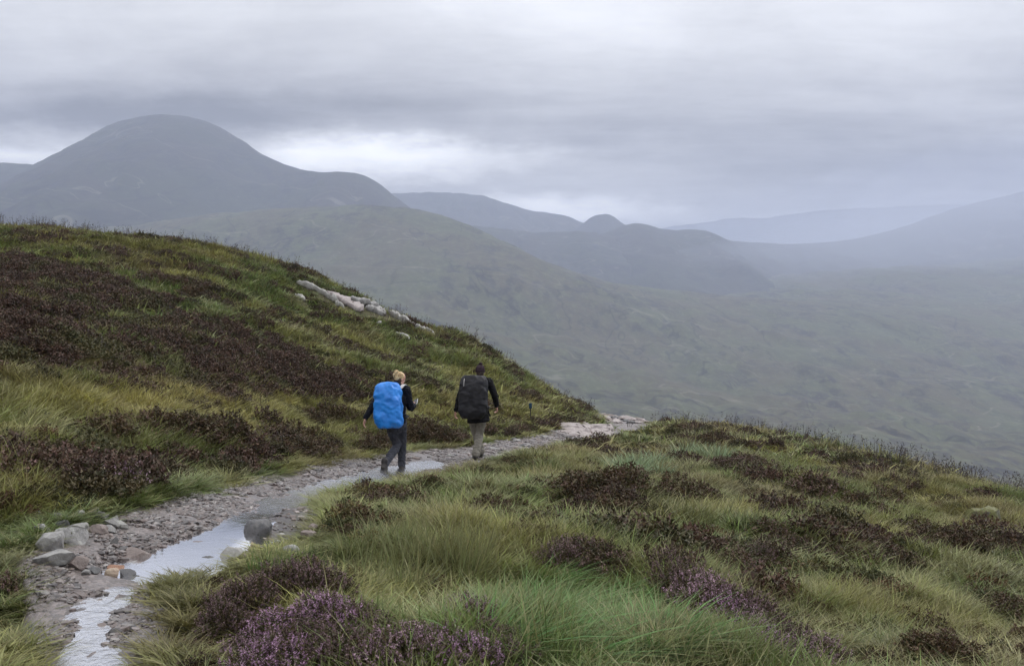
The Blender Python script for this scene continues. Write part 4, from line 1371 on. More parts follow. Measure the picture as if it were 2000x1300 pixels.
NEARB = []
for v in range(4):
    st, lf, fl = heather_parts(np.random.default_rng(2200 + v), 330, .22, .22, .0100, 22, 24, .0066, stemw=.0022)
    NEARB.append([make_mesh(nm, g[0], g[1], attrs={'bt': g[2], 'br': g[3]}) for nm, g in (('stems', st), ('foliage', lf), ('blooms', fl))])
    for me_, mt_ in zip(NEARB[-1], (m_stem, m_leaf, m_bloom)):
        me_.materials.append(mt_)
PURPLE, PALE, DUSK = (1.22, 1.12, 1.20), (1.0, .98, .88), (.60, .58, .46)
NB = [(610, 1200, .8, PURPLE), (640, 1205, .8, PURPLE), (668, 1222, .8, PURPLE), (692, 1246, .6, PALE), (510, 1226, .8, PURPLE), (545, 1232, .9, PURPLE), (580, 1248, .6, PURPLE), (480, 1262, .7, PALE),
      (530, 1285, .8, PURPLE), (565, 1288, .8, PURPLE), (495, 1305, .8, PURPLE), (625, 1180, .7, PALE), (745, 1290, .9, PALE), (800, 1270, 1.0, PALE), (850, 1292, 1.0, PURPLE),
      (895, 1290, .9, PURPLE), (780, 1310, 1.0, PALE), (935, 1300, .8, PURPLE), (540, 1150, .9, DUSK), (590, 1140, .9, DUSK), (490, 1165, .8, DUSK), (640, 1150, .8, DUSK), (450, 1170, .7, DUSK),
      (905, 1175, .6, PALE), (925, 1205, .7, PALE), (950, 1235, .7, DUSK), (975, 1265, .7, DUSK), (1000, 1290, .7, DUSK),
      (1365, 1175, .9, PALE), (1395, 1195, .9, PALE), (1330, 1150, .8, DUSK), (1420, 1215, .9, PURPLE), (1450, 1235, 1.0, PALE), (1475, 1255, .9, PALE), (1500, 1275, .9, PURPLE), (1525, 1297, .9, PALE),
      (1440, 1205, .9, DUSK), (1480, 1225, .9, DUSK), (1510, 1245, .9, DUSK), (1550, 1270, .8, DUSK), (1590, 1292, .9, PALE), (1300, 1120, .7, DUSK),
      (1480, 1085, .7, DUSK), (1120, 1085, .8, DUSK), (1090, 1100, .7, DUSK), (700, 1215, .8, DUSK), (740, 1240, .8, DUSK), (720, 1275, .8, DUSK), (820, 1240, .7, DUSK), (870, 1255, .7, DUSK), (650, 1275, .9, DUSK), (600, 1255, .9, DUSK), (440, 1215, .8, DUSK)]
for k_, (px_, py_, s, colr) in enumerate(NB):
    P = hit(px_, py_)
    P = hit(px_, min(py_ + .10 * FPX / P[1], 1345))
    right = px_ > 1050
    if colr is PURPLE:
        lab, grp = ('vivid purple heather bush in the diagonal band across the right foreground', 'purple heather on the right') if right else ('vivid purple flowering heather bush in the foreground below the puddle', 'purple heather in the foreground')
    elif colr is PALE:
        lab, grp = ('pale mauve heather bush in the diagonal band across the right foreground', 'mauve heather on the right') if right else ('pale mauve heather bush beside the green grass in the foreground', 'mauve heather in the foreground')
    else:
        lab, grp = ('dusky faded heather bush in the right foreground', 'faded heather on the right') if right else ('dusky faded heather bush in the foreground grass', 'faded heather in the foreground')
    e = bpy.data.objects.new('heather_bush', None); COL.objects.link(e)
    e['label'], e['category'], e['group'] = lab, 'heather', grp
    e.location = (P[0], P[1], ground_z(P[0], P[1]) + (.04 if right else .0))
    e.rotation_euler = (0, RNG.normal(.08, .06), RNG.uniform(0, 6.28))
    far = 1.0 if P[1] < 7.2 else 1.25
    e.scale = (s * far, s * far, s * far * RNG.uniform(.85, 1.15))
    for nm, me_ in zip(('stems', 'foliage', 'blooms'), NEARB[k_ % 4]):
        c_ = link(nm, me_, parent=e)
        v = RNG.uniform(.85, 1.1)
        c_.color = (*(np.array(colr) * v), 1) if nm == 'blooms' else (*(np.array((.9, .85, .75)) * v), 1)

# ---- tussocks that stand out singly
def tussock(name, seed, n, h, sp, lean, curve, w, wind, stalks=0, sh=(.5, .8)):
    rs = np.random.default_rng(seed)
    parts = [blades(rs, n, h, sp, lean, curve, w, wind)]
    if stalks:
        parts.append(blades(rs, stalks, sh, sp * .9, (.02, .35), (.0, .25), w * .7, wind, .05))
    return proto(name, parts, m_tuss)


TL = [tussock(f'long_tussock_{i}', 3000 + i, 250, (.16, .44), .18, (.2, 1.1), (.3, 1.6), .0088, .6) for i in range(3)]
TS = [tussock(f'straw_tussock_{i}', 3100 + i, 95, (.12, .34), .20, (.1, .9), (.1, 1.2), .0078, .35, 50, (.36, .70)) for i in range(3)]
TB = [tussock(f'blue_tussock_{i}', 3200 + i, 150, (.25, .45), .22, (.1, .6), (.1, .6), .013, .2) for i in range(2)]
TE = [tussock(f'edge_tussock_{i}', 3300 + i, 150, (.10, .28), .15, (.2, 1.0), (.3, 1.4), .0078, .1) for i in range(3)]
TD = [tussock(f'edge_tussock_far_{i}', 3400 + i, 130, (.18, .34), .20, (.3, .8), (.4, 1.2), .012, .1) for i in range(3)]


def put_tussock(me, px_, py_, s, col, label, group, name='grass_tussock'):
    P = hit(px_, py_)
    o = link(name, me, label=label, category='grass tussock', group=group)
    o.location = (P[0], P[1], ground_z(P[0], P[1]) - .01)
    o.rotation_euler = (0, 0, RNG.normal(0, .35))
    o.scale = (s, s, s * RNG.uniform(.85, 1.15))
    o.color = (*(np.array(col) * RNG.uniform(.85, 1.15)), 1)


for k_ in range(34):
    px_, py_ = RNG.uniform(930, 1300), RNG.uniform(1135, 1310)
    if ((px_ - 1120) / 210) ** 2 + ((py_ - 1225) / 95) ** 2 > 1:
        continue
    put_tussock(TL[k_ % 3], px_, py_, RNG.uniform(.55, .85), (.095, .20, .050), 'long bright green grass tussock swept over by wind in the foreground', 'long green tussocks')
for k_ in range(22):
    px_, py_ = RNG.uniform(690, 930), RNG.uniform(1085, 1165)
    put_tussock(TS[k_ % 3], px_, py_, RNG.uniform(.55, .80), (.18, .20, .085), 'tall grass tussock with pale straw stalks beside the bare peat', 'straw tussocks')
for k_ in range(7):
    px_, py_ = RNG.uniform(505, 640), RNG.uniform(1115, 1142)
    put_tussock(TS[k_ % 3], px_, py_, RNG.uniform(.36, .5), (.095, .165, .045), 'fresh green grass tussock below the white block of rock', 'green tussocks by the white rock')
for k_ in range(9):
    put_tussock(TB[k_ % 2], RNG.uniform(1185, 1285), RNG.uniform(905, 950), RNG.uniform(1.0, 1.35), (.26, .35, .20), 'pale blue green tussock on the right hillside below the rubble', 'blue green tussocks')
for k_ in range(5):
    put_tussock(TB[k_ % 2], RNG.uniform(1335, 1410), RNG.uniform(885, 915), RNG.uniform(1.0, 1.3), (.25, .33, .19), 'pale blue green tussock under the brown heather near the brow', 'blue green tussocks near the brow')
# grass overhanging the path
ne = 0
ring = np.argwhere((blur((PM | PM2).astype(float), 5) > .12) & (blur((PM | PM2).astype(float), 5) < .34))
RNG.shuffle(ring)
for j, i in ring:
    if ne >= 170:
        break
    x, y = PXX[j, i], PYY[j, i]
    if y < 3.8 or y > 31 or RNG.random() > min(1, 9 / y + .25):
        continue
    px_, py_, _ = project(np.array([x, y, PZS[j, i]]))
    if not (-20 < px_ < 2000 and py_ < 1330):
        continue
    far = y > 12
    if 6.9 < y < 10 and px_ > 370:
        continue
    o = link('grass_tussock', (TD if far else TE)[ne % 3], label='drooping grass tussock overhanging the path edge', category='grass tussock', group='tussocks along the path edge')
    o.location = (x, y, ground_z(x, y) + .03)
    o.rotation_euler = (0, 0, RNG.uniform(0, 6.28))
    s = RNG.uniform(.6, 1.15) * (.6 if y < 9.5 else .75)
    o.scale = (s, s, s * RNG.uniform(.55, .9))
    c_ = tint_at(np.array([x]), np.array([y]), np.array([px_]), np.array([py_]))[0] * RNG.uniform(.7, 1.15)
    o.color = (*c_, 1)
    left_ = path_mask(x + .45, y) > path_mask(x - .45, y)
    stretch = 'below the puddle' if y < 6.7 else ('beside the puddle' if y < 9.6 else ('between the puddle and the hikers' if y < 16.5 else ('beside the hikers' if y < 22 else 'before the schist slabs')))
    o['label'] = 'drooping grass tussock on the ' + ('uphill' if left_ else 'downhill') + ' edge of the path ' + stretch
    o['group'] = 'tussocks along the path edge ' + stretch
    ne += 1

# ---- dark seed stalks that stand up along the skyline and scattered stems
m_seed = plain_foliage('seed_stalk', (.055, .045, .045), (.14, .11, .085))
SEED = []
for v in range(4):
    rs = np.random.default_rng(4000 + v)
    parts = []
    for q in range(5):
        b_ = blades(rs, 1, (.38, .62), .12, (.05, .30), (.0, .25), .008, .35, .05)
        parts.append(b_)
        tipv = b_[0][6]
        V = np.array([tipv + rs.normal(0, .012, 3) + np.array([0, 0, -.10 * k / 5]) + rs.normal(0, .010, 3) for k in range(8)])
        Fv = []
        VV = []
        for k in range(8):
            e = rs.normal(size=(2, 3)) * .016
            VV += [V[k], V[k] + e[0], V[k] + e[1] + np.array([0, 0, .014])]
            Fv.append((3 * k, 3 * k + 1, 3 * k + 2))
        parts.append((np.array(VV), np.array(Fv), np.ones(24), np.full(24, rs.random() * .4)))
    SEED.append(proto(f'seed_{v}', parts, m_seed))
sx, sy = [], []
for px_ in np.arange(-150, 2150, 2.2):
    d = ray_dir(px_, 650)
    Yc = np.linspace(18, 56, 160)
    xs = d[0] / d[1] * Yc
    el = (ground_z(xs, Yc) - EYE[2]) / Yc
    Yc = Yc[int(np.argmax(el))]
    dens = 1.4 if px_ < 170 else (1.0 if px_ < 600 else (.55 if px_ < 1150 else (.25 if px_ < 1300 else 1.05)))
    for _ in range(int(RNG.poisson(dens * .75))):
        yy = Yc + RNG.normal(-.3, 1.0)
        sx.append(d[0] / d[1] * yy + RNG.normal(0, .05)); sy.append(yy)
x2, y2 = sample_ground(1500, 17, 40, 1.6)
kk = (path_mask(x2, y2) < .01) & (path_mask(x2 - .6, y2) < .01) & (path_mask(x2 - 1.2, y2 + 1.0) < .01)
sx, sy = np.concatenate([sx, x2[kk]]), np.concatenate([sy, y2[kk]])
n = len(sx)
s = RNG.uniform(.45, 1.2, n) * np.where(np.arange(n) >= n - kk.sum(), .75, 1.0)
scatter('seed_grass', np.stack([sx, sy, ground_z(sx, sy)], -1), np.stack([RNG.normal(0, .08, n), RNG.normal(.08, .1, n), RNG.normal(0, .8, n)], -1), np.stack([s, s, s], -1), RNG.integers(0, 4, n), np.ones((n, 3)), SEED)
# ================================================================== HIKERS
def tube(pts, rad, n=14, flat=None, cap=1.0):
    """closed tapered tube with rounded ends; rad: r or (rx, ry) per point; flat: side vector for rx"""
    P = np.array(pts, float); R = np.array([(r, r) if np.isscalar(r) else r for r in rad], float)
    # round off the ends
    t0 = P[0] - P[1]; t0 /= np.linalg.norm(t0); t1 = P[-1] - P[-2]; t1 /= np.linalg.norm(t1)
    Pn, Rn = [], []
    for a in (80, 55, 28):
        s, c = math.sin(math.radians(a)), math.cos(math.radians(a))
        Pn.append(P[0] + t0 * R[0].mean() * s * cap); Rn.append(R[0] * c)
    # densify
    m = len(P)
    for i in range(m - 1):
        for u in (0, .25, .5, .75):
            p0, p1, p2, p3 = P[max(i - 1, 0)], P[i], P[i + 1], P[min(i + 2, m - 1)]
            q = .5 * ((2 * p1) + (-p0 + p2) * u + (2 * p0 - 5 * p1 + 4 * p2 - p3) * u * u + (-p0 + 3 * p1 - 3 * p2 + p3) * u ** 3)
            Pn.append(q); Rn.append(R[i] * (1 - u) + R[i + 1] * u)
    Pn.append(P[-1]); Rn.append(R[-1])
    for a in (28, 55, 80):
        s, c = math.sin(math.radians(a)), math.cos(math.radians(a))
        Pn.append(P[-1] + t1 * R[-1].mean() * s); Rn.append(R[-1] * c)
    P, R = np.array(Pn), np.array(Rn)
    T = np.gradient(P, axis=0); T /= np.linalg.norm(T, axis=1, keepdims=True)
    side = np.array(flat if flat is not None else (1, 0, 0.01), float)
    V = []
    for p, t, r in zip(P, T, R):
        s = side - t * (side @ t); s /= np.linalg.norm(s)
        w = np.cross(t, s)
        for k in range(n):
            a = 2 * math.pi * k / n
            V.append(p + s * math.cos(a) * r[0] + w * math.sin(a) * r[1])
    k, F = len(P), []
    for i in range(k - 1):
        for j in range(n):
            F.append((i * n + j, i * n + (j + 1) % n, (i + 1) * n + (j + 1) % n, (i + 1) * n + j))
    F.append(tuple(range(n))[::-1]); F.append(tuple((k - 1) * n + j for j in range(n)))
    return np.array(V), F


def ellipsoid(c, r, M=None, n=20):
    V, F = [], []
    for i in range(n + 1):
        a = math.pi * i / n
        for j in range(n):
            b = 2 * math.pi * j / n
            V.append((math.sin(a) * math.cos(b) * r[0], math.sin(a) * math.sin(b) * r[1], math.cos(a) * r[2]))
    for i in range(n):
        for j in range(n):
            F.append((i * n + j, (i + 1) * n + j, (i + 1) * n + (j + 1) % n, i * n + (j + 1) % n))
    V = np.array(V)
    if M is not None:
        V = V @ np.array(M).T
    return V + np.array(c), F


def fuse(name, shapes, voxel, smooth_it=6, wrinkle=0.0, wscale=9.0, seed=1):
    """overlapping closed shapes -> one continuous skin"""
    V, F, o = [], [], 0
    for v, f in shapes:
        V.append(v); F += [tuple(i + o for i in q) for q in f]; o += len(v)
    me = make_mesh(name + '_raw', np.concatenate(V), F)
    ob = bpy.data.objects.new(name + '_raw', me)
    COL.objects.link(ob)
    r = ob.modifiers.new('r', 'REMESH'); r.mode = 'VOXEL'; r.voxel_size = voxel; r.use_smooth_shade = True
    s = ob.modifiers.new('s', 'SMOOTH'); s.iterations = smooth_it; s.factor = .5
    dg = bpy.context.evaluated_depsgraph_get()
    res = bpy.data.meshes.new_from_object(ob.evaluated_get(dg))
    res.name = name
    bpy.data.objects.remove(ob)
    if wrinkle:
        n = len(res.vertices)
        co = np.empty(n * 3, np.float32); res.vertices.foreach_get('co', co); co = co.reshape(-1, 3)
        no = np.empty(n * 3, np.float32); res.vertices.foreach_get('normal', no); no = no.reshape(-1, 3)
        q = co * wscale
        d = 1 - 2 * np.abs(fbm(q[:, 0] + .6 * q[:, 1] + seed, q[:, 2] * 1.6 + .8 * q[:, 1], 3, seed))
        co = co + no * (d * wrinkle)[:, None]
        res.vertices.foreach_set('co', co.astype(np.float32).ravel())
    res.polygons.foreach_set('use_smooth', np.ones(len(res.polygons), bool))
    res.update()
    return res


def hand(wrist, tip_dir, palm_n, side, curl=.4, size=1.0):
    """palm and five separate fingers, slightly curled; side points to the thumb"""
    t = np.array(tip_dir, float); t /= np.linalg.norm(t)
    s = np.array(side, float); s -= t * (s @ t); s /= np.linalg.norm(s)
    n = np.array(palm_n, float); n -= t * (n @ t); n -= s * (n @ s); n /= np.linalg.norm(n)
    w = np.array(wrist, float)
    sh = [tube([w, w + t * .04 * size, w + t * .085 * size], [(.026 * size, .018 * size), (.040 * size, .016 * size), (.038 * size, .014 * size)], 12, s)]
    for k, (off, ln) in enumerate([(.030, .068), (.010, .078), (-.010, .072), (-.029, .056)]):
        b = w + t * .085 * size + s * off * size
        c1, c2 = curl * .7, curl * 1.7
        p1 = b + (t * math.cos(c1) + n * math.sin(c1)) * ln * .45 * size
        p2 = p1 + (t * math.cos(c2) + n * math.sin(c2)) * ln * .35 * size
        p3 = p2 + (t * math.cos(c2 + .3) + n * math.sin(c2 + .3)) * ln * .25 * size
        sh.append(tube([b - t * .015, p1, p2, p3], [.0095 * size, .009 * size, .0082 * size, .007 * size], 8, s))
    b = w + t * .03 * size + s * .028 * size
    p1 = b + (t * .6 + s * .75 + n * .2) * .038 * size
    sh.append(tube([b, p1, p1 + (t * .9 + s * .25 + n * .3) * .030 * size], [.013 * size, .011 * size, .008 * size], 8, n))
    return sh


def cloth_mat(name, c, c2=None, rough=.75, sc=40, spec=.25, bs=.25):
    m, T = new_mat(name)
    co = obj_co(T)
    a = T.noise(co, 7, 4, .6)
    b = T.noise(co, sc, 3, .6)
    k = T.mix(T.ramp(a, .35, .65), c, c2 or tuple(v * .72 for v in c))
    T.put(T.out.inputs[0], principled(T, k, rough, spec, bump(T, T.math('ADD', a, T.math('MULTIPLY', b, .15)), bs, .02)))
    return m


m_skin, T = new_mat('skin')
co = obj_co(T)
T.put(T.out.inputs[0], principled(T, T.mix(T.ramp(T.noise(co, 18, 3, .6), .35, .7), (.62, .36, .28), (.52, .27, .21)), .5, .4))
m_navy = cloth_mat('dark_jacket', (.009, .010, .015), (.015, .016, .022), .75, 40, .12)
m_slate = cloth_mat('slate_trousers', (.040, .042, .053), (.062, .064, .078), .85)
m_blackj = cloth_mat('black_coat', (.009, .009, .011), (.016, .015, .017), .75, 40, .12)
m_khaki = cloth_mat('khaki_trousers', (.20, .185, .155), (.27, .25, .21), .8)
m_boot = cloth_mat('boot_leather', (.020, .018, .018), (.045, .04, .038), .5)
m_sole = cloth_mat('boot_sole', (.09, .085, .085), None, .7)
m_cover_blue = cloth_mat('blue_raincover', (.022, .245, .76), (.016, .185, .62), .42, 60, .45, .35)
m_cover_black = cloth_mat('black_raincover', (.013, .0125, .015), (.021, .020, .023), .55, 60, .28, .4)
m_strap = cloth_mat('strap_webbing', (.012, .012, .014), None, .7)
m_pale = cloth_mat('pale_strap', (.55, .53, .52), None, .6)
m_cap = cloth_mat('knit_hat', (.030, .020, .026), (.050, .032, .040), .95, 120, .1, .8)
m_white_p = cloth_mat('white_plastic', (.78, .80, .82), None, .3, 20, .5, 0)
m_glass_s, T = new_mat('dark_screen')
T.put(T.out.inputs[0], principled(T, (.02, .02, .025), .1, .5))


def hair_mat(name, ca, cb):
    m, T = new_mat(name)
    co = obj_co(T)
    w = T.noise(T.mapping(co, (60, 60, 12)), 1.0, 3, .6)
    a = T.noise(co, 14, 2, .5)
    k = T.mix(T.ramp(T.math('ADD', T.math('MULTIPLY', w, .6), T.math('MULTIPLY', a, .4)), .42, .58), ca, cb)
    T.put(T.out.inputs[0], principled(T, k, .45, .4, bump(T, w, .5, .004)))
    return m


m_blond = hair_mat('blond_hair', (.34, .22, .10), (.72, .55, .30))
m_roots = hair_mat('dark_hair_roots', (.030, .020, .015), (.085, .055, .035))


def rotz(a):
    c, s = math.cos(a), math.sin(a)
    return np.array([[c, -s, 0], [s, c, 0], [0, 0, 1]])


def head_shapes(c, yaw, tilt, s=1.0):
    """skull, jaw, nose, ears, brow; face looks along +Y turned by yaw about Z, tilt nods forward"""
    Rz = rotz(yaw)
    ct, st = math.cos(tilt), math.sin(tilt)
    Rx = np.array([[1, 0, 0], [0, ct, st], [0, -st, ct]])
    M = Rz @ Rx
    c = np.array(c)

    def at(p):
        return c + M @ (np.array(p) * s)
    sh = [ellipsoid(at((0, -.008, .030)), np.array((.073, .092, .090)) * s, M), ellipsoid(at((0, .022, -.040)), np.array((.058, .066, .078)) * s, M),
          ellipsoid(at((0, .085, -.012)), np.array((.012, .018, .022)) * s, M, 10), ellipsoid(at((0, .070, .022)), np.array((.045, .02, .012)) * s, M, 10),
          ellipsoid(at((0, .072, -.062)), np.array((.024, .014, .010)) * s, M, 10), ellipsoid(at((0, .064, -.100)), np.array((.026, .02, .016)) * s, M, 10)]
    for q in (-1, 1):
        sh.append(ellipsoid(at((q * .074, -.006, -.006)), np.array((.009, .019, .031)) * s, M, 10))
        sh.append(ellipsoid(at((q * .036, .052, -.030)), np.array((.022, .022, .020)) * s, M, 10))
    return sh, at, M


def boot(ankle, heel, ball, toe, s=1.0):
    a, h, b, t = map(np.array, (ankle, heel, ball, toe))
    up = tube([a + np.array([0, 0, .06]), a, (a + h) / 2 + (a - h) * .05], [(.056, .056), (.055, .058), (.050, .055)], 14)
    ft = tube([h + np.array([0, 0, .022]), (h * .5 + b * .5) + np.array([0, 0, .03]), b + np.array([0, 0, .018]), t + np.array([0, 0, .014])], [(.043, .045), (.045, .052), (.050, .040), (.036, .026)], 14)
    br = tube([a, (a * .4 + b * .6) + np.array([0, 0, .02])], [(.052, .052), (.045, .042)], 12)
    sole = tube([h - np.array([0, 0, .010]), (h + b) / 2 - np.array([0, 0, .008]), b - np.array([0, 0, .010]), t - np.array([0, 0, .006])], [(.044, .016), (.044, .014), (.052, .016), (.036, .013)], 14)
    return [up, ft, br], [sole]


def backpack_mesh(name, w, h, d, seed, lean=0.0, top_round=.8, bot_round=.6, fold=.012, skew=0.0, top_w=1.0):
    """rain-covered rucksack: boxy upright bag with rounded ends and cloth folds; front (body) side at +y"""
    nu, nv = 72, 56
    V, F = [], []
    rs = np.random.default_rng(seed)
    for j in range(nv + 1):
        v = j / nv                                   # bottom 0 .. top 1
        zc = -h / 2 + h * v
        e = min(v / .22, 1.0); eb = (1 - (1 - e) ** 2.2) ** .55
        e2 = min((1 - v) / .26, 1.0); et = (1 - (1 - e2) ** 2.2) ** .55
        k = (bot_round * eb + 1 - bot_round if v > 0 else 0) * (top_round * et + 1 - top_round if v < 1 else 0)
        if j in (0, nv):
            k *= .02
        k *= 1 - (1 - top_w) * v
        for i in range(nu):
            a = 2 * math.pi * i / nu
            ca, sa = math.cos(a), math.sin(a)
            p = 3.6
            rr = (abs(ca) ** p + abs(sa) ** p) ** (-1 / p)
            x, y = ca * rr * w / 2 * k, sa * rr * d / 2 * k
            belly = 1 + .10 * math.sin(math.pi * v)
            if y < 0:
                y *= belly
            V.append((x + skew * (v - .5), y + lean * (v - .5), zc))
    for j in range(nv):
        for i in range(nu):
            F.append((j * nu + i, j * nu + (i + 1) % nu, (j + 1) * nu + (i + 1) % nu, (j + 1) * nu + i))
    F.append(tuple(range(nu))[::-1]); F.append(tuple(nv * nu + i for i in range(nu)))
    V = np.array(V)
    o = rs.uniform(-20, 20, 2)
    q = V / .27
    f = 1 - 2 * np.abs(fbm(q[:, 0] + .8 * q[:, 1] + .6 * q[:, 2] + o[0], q[:, 2] * .75 - .5 * q[:, 0] + o[1], 3, seed))
    rad = V * np.array([1, 1, .4]); rad /= np.linalg.norm(rad, axis=1, keepdims=True) + 1e-6
    q = V / .085
    f2 = 1 - 2.2 * np.abs(fbm(q[:, 0] * .9 + q[:, 2] * .35 + q[:, 1] + o[1], q[:, 2] * .9 - .7 * q[:, 0] + o[0], 3, seed + 7))
    V = V + rad * (f * fold + np.clip(f2, -.5, 1) * .0055)[:, None]
    return make_mesh(name, V, F)


def person(spec):
    px_, py_, Yd = spec['at']
    # stand on the path: along the sight line's column at the known distance
    x = (px_ - 1000) / FPX * Yd
    gz = float(path_z(x, Yd)) + spec.get('lift', 0.0)
    root = bpy.data.objects.new('person', None); COL.objects.link(root)
    root.location = (x, Yd, gz)
    root['label'], root['category'], root['group'] = spec['label'], 'person', 'hikers on the path'
    J = {k: np.array(v, float) for k, v in spec['J'].items()}
    hs, at, M = head_shapes(J['head'], spec['yaw'], spec['tilt'], spec.get('hs', 1.0))
    pel, chest, neck = J['pelvis'], J['chest'], J['neck']
    side = J['rs'] - J['ls']
    W_ = spec.get('w', 1.0)

    def limb(pts, r):
        return tube(pts, [q * W_ for q in r], 12)
    torso = tube([pel - np.array([0, 0, .06]), pel, pel * .55 + chest * .45, chest, chest * .35 + neck * .65], [(.14, .11), (.165, .115), (.135, .10), (.17, .115), (.10, .075)], 18, side)
    body = [torso, tube([neck - np.array([0, 0, .06]), neck, J['head'] - np.array([0, 0, .05])], [.062, .055, .055], 14)] + hs
    for s in ('l', 'r'):
        body.append(limb([J[s + 's'], J[s + 'e'], J[s + 'w']], [.050, .038, .026]))
        body += hand(J[s + 'w'], spec[s + 'hand'][0], spec[s + 'hand'][1], spec[s + 'hand'][2], spec[s + 'hand'][3])
        body.append(limb([J[s + 'h'], J[s + 'k'], J[s + 'a']], [.080, .052, .038]))
    me = fuse('body', body, .0068, 3); me.materials.append(m_skin)
    b = link('body', me, parent=root)
    # eyes are sub-parts of the body
    for q in (-1, 1):
        v, f = ellipsoid(at((q * .032, .066, .004)), (.010, .010, .010), None, 10)
        em = make_mesh('eye', v, f); em.materials.append(m_white_p)
        link('eye', em, parent=b)
    # jacket
    hem = J['hem']
    jk = [tube([hem, pel * .8 + chest * .2, pel * .45 + chest * .55, chest, chest * .30 + neck * .70], [spec['hemr'], (.175, .13), (.165, .128), (.195, .135), (.115, .085)], 20, side, .12),
          tube([neck - np.array([0, 0, .05]), neck + np.array([0, .005, .02])], [.085, .070], 14)]
    for s in ('l', 'r'):
        e, wv = J[s + 'e'], J[s + 'w']
        jk.append(tube([J[s + 's'], J[s + 's'] * .5 + e * .5, e, e * .5 + wv * .5, wv * .92 + e * .08], [.076, .068, .060, .052, .042], 14))
        jk.append(ellipsoid(J[s + 's'], (.078, .078, .072), None, 12))
    me = fuse('jacket', jk, .009, 4, .007, 11, spec['seed']); me.materials.append(spec['jacket'])
    link('jacket', me, parent=root, label=spec['jl'])
    # trousers
    tr = [tube([pel + np.array([0, 0, .08]), pel - np.array([0, 0, .05])], [(.160, .120), (.172, .128)], 18, side)]
    for s in ('l', 'r'):
        h_, k_, a_ = J[s + 'h'], J[s + 'k'], J[s + 'a']
        tr.append(tube([h_, h_ * .5 + k_ * .5, k_, k_ * .45 + a_ * .55, a_ + (k_ - a_) * .06], [.102 * spec['tw'], .092 * spec['tw'], .074 * spec['tw'], .068 * spec['tw'], spec['cuff']], 16))
    me = fuse('trousers', tr, .009, 3, .008, 9, spec['seed'] + 4); me.materials.append(spec['trousers'])
    link('trousers', me, parent=root, label=spec['tl'])
    for s in ('l', 'r'):
        up, so = boot(J[s + 'a'], *spec[s + 'foot'])
        me = fuse('boot', up, .007, 3); me.materials.append(m_boot)
        bo = link('boot', me, parent=root)
        me = fuse('sole', so, .006, 1); me.materials.append(m_sole)
        link('sole', me, parent=bo)
    return root, J, at, M


# ---- hiker with the blue rain cover
blue = dict(at=(777, 913, 18.0), label='hiker with blond tied-up hair and dark jacket, looking down at a phone', yaw=-.85, tilt=.42, seed=3,
            J=dict(head=(.022, .125, 1.545), neck=(.000, .055, 1.425), chest=(-.040, .015, 1.26), pelvis=(-.040, .0, .86), rs=(.135, -.005, 1.375), ls=(-.205, .060, 1.375),
                   re=(.205, .045, 1.085), rw=(.235, .285, 1.105), le=(-.400, -.020, 1.130), lw=(-.525, -.080, .915), rh=(.045, .01, .84), lh=(-.125, .0, .84),
                   rk=(.045, .215, .465), ra=(.035, .26, .095), lk=(-.030, .10, .455), la=(-.190, -.255, .185), hem=(-.040, 0, .80)),
            rhand=((.10, .9, .12), (-.8, .1, .45), (-.3, .2, .9), .9), lhand=((-.25, -.10, -1), (.9, .2, -.1), (.1, .95, .1), .45), hemr=(.168, .128), tw=.93, cuff=.062,
            rfoot=((.035, .215, .022), (.045, .375, .018), (.05, .455, .020)), lfoot=((-.205, -.315, .115), (-.180, -.215, .020), (-.170, -.140, .020)),
            jacket=m_navy, trousers=m_slate, jl='dark navy hiking jacket', tl='slate grey hiking trousers')
r_blue, JB, atB, MB_ = person(blue)
# hair: blond, swept back to a knot, darker underneath at the nape
sh = [ellipsoid(atB((0, -.026, .036)), (.079, .086, .084), MB_), ellipsoid(atB((0, -.060, .005)), (.066, .048, .062), MB_)]
me = fuse('hair', sh, .006, 2, .004, 34, 9); me.materials.append(m_blond)
hair = link('hair', me, parent=r_blue, label='blond hair swept back')
kn = atB((-.01, -.108, .078))
sh = [ellipsoid(kn, (.040, .042, .040), MB_), tube([kn, kn + np.array([-.030, -.02, -.03]), kn + np.array([-.036, -.02, -.085])], [.024, .022, .008], 12)]
me = fuse('hair_knot', sh, .006, 2, .005, 34, 9); me.materials.append(m_blond)
link('hair_knot', me, parent=hair, label='blond hair tied in a knot')
sh = [ellipsoid(atB((.030, -.030, -.020)), (.046, .050, .050), MB_), ellipsoid(atB((-.02, -.055, -.045)), (.050, .040, .035), MB_)]
me = fuse('nape_hair', sh, .006, 2); me.materials.append(m_roots)
link('nape_hair', me, parent=hair, label='dark hair under the blond')


def part_tubes(name, pts, rad, mat, parent, flat=None, label=None):
    v, f = tube(pts, rad, 10, flat)
    me = make_mesh(name, v, f); me.materials.append(mat)
    return link(name, me, parent=parent, label=label)


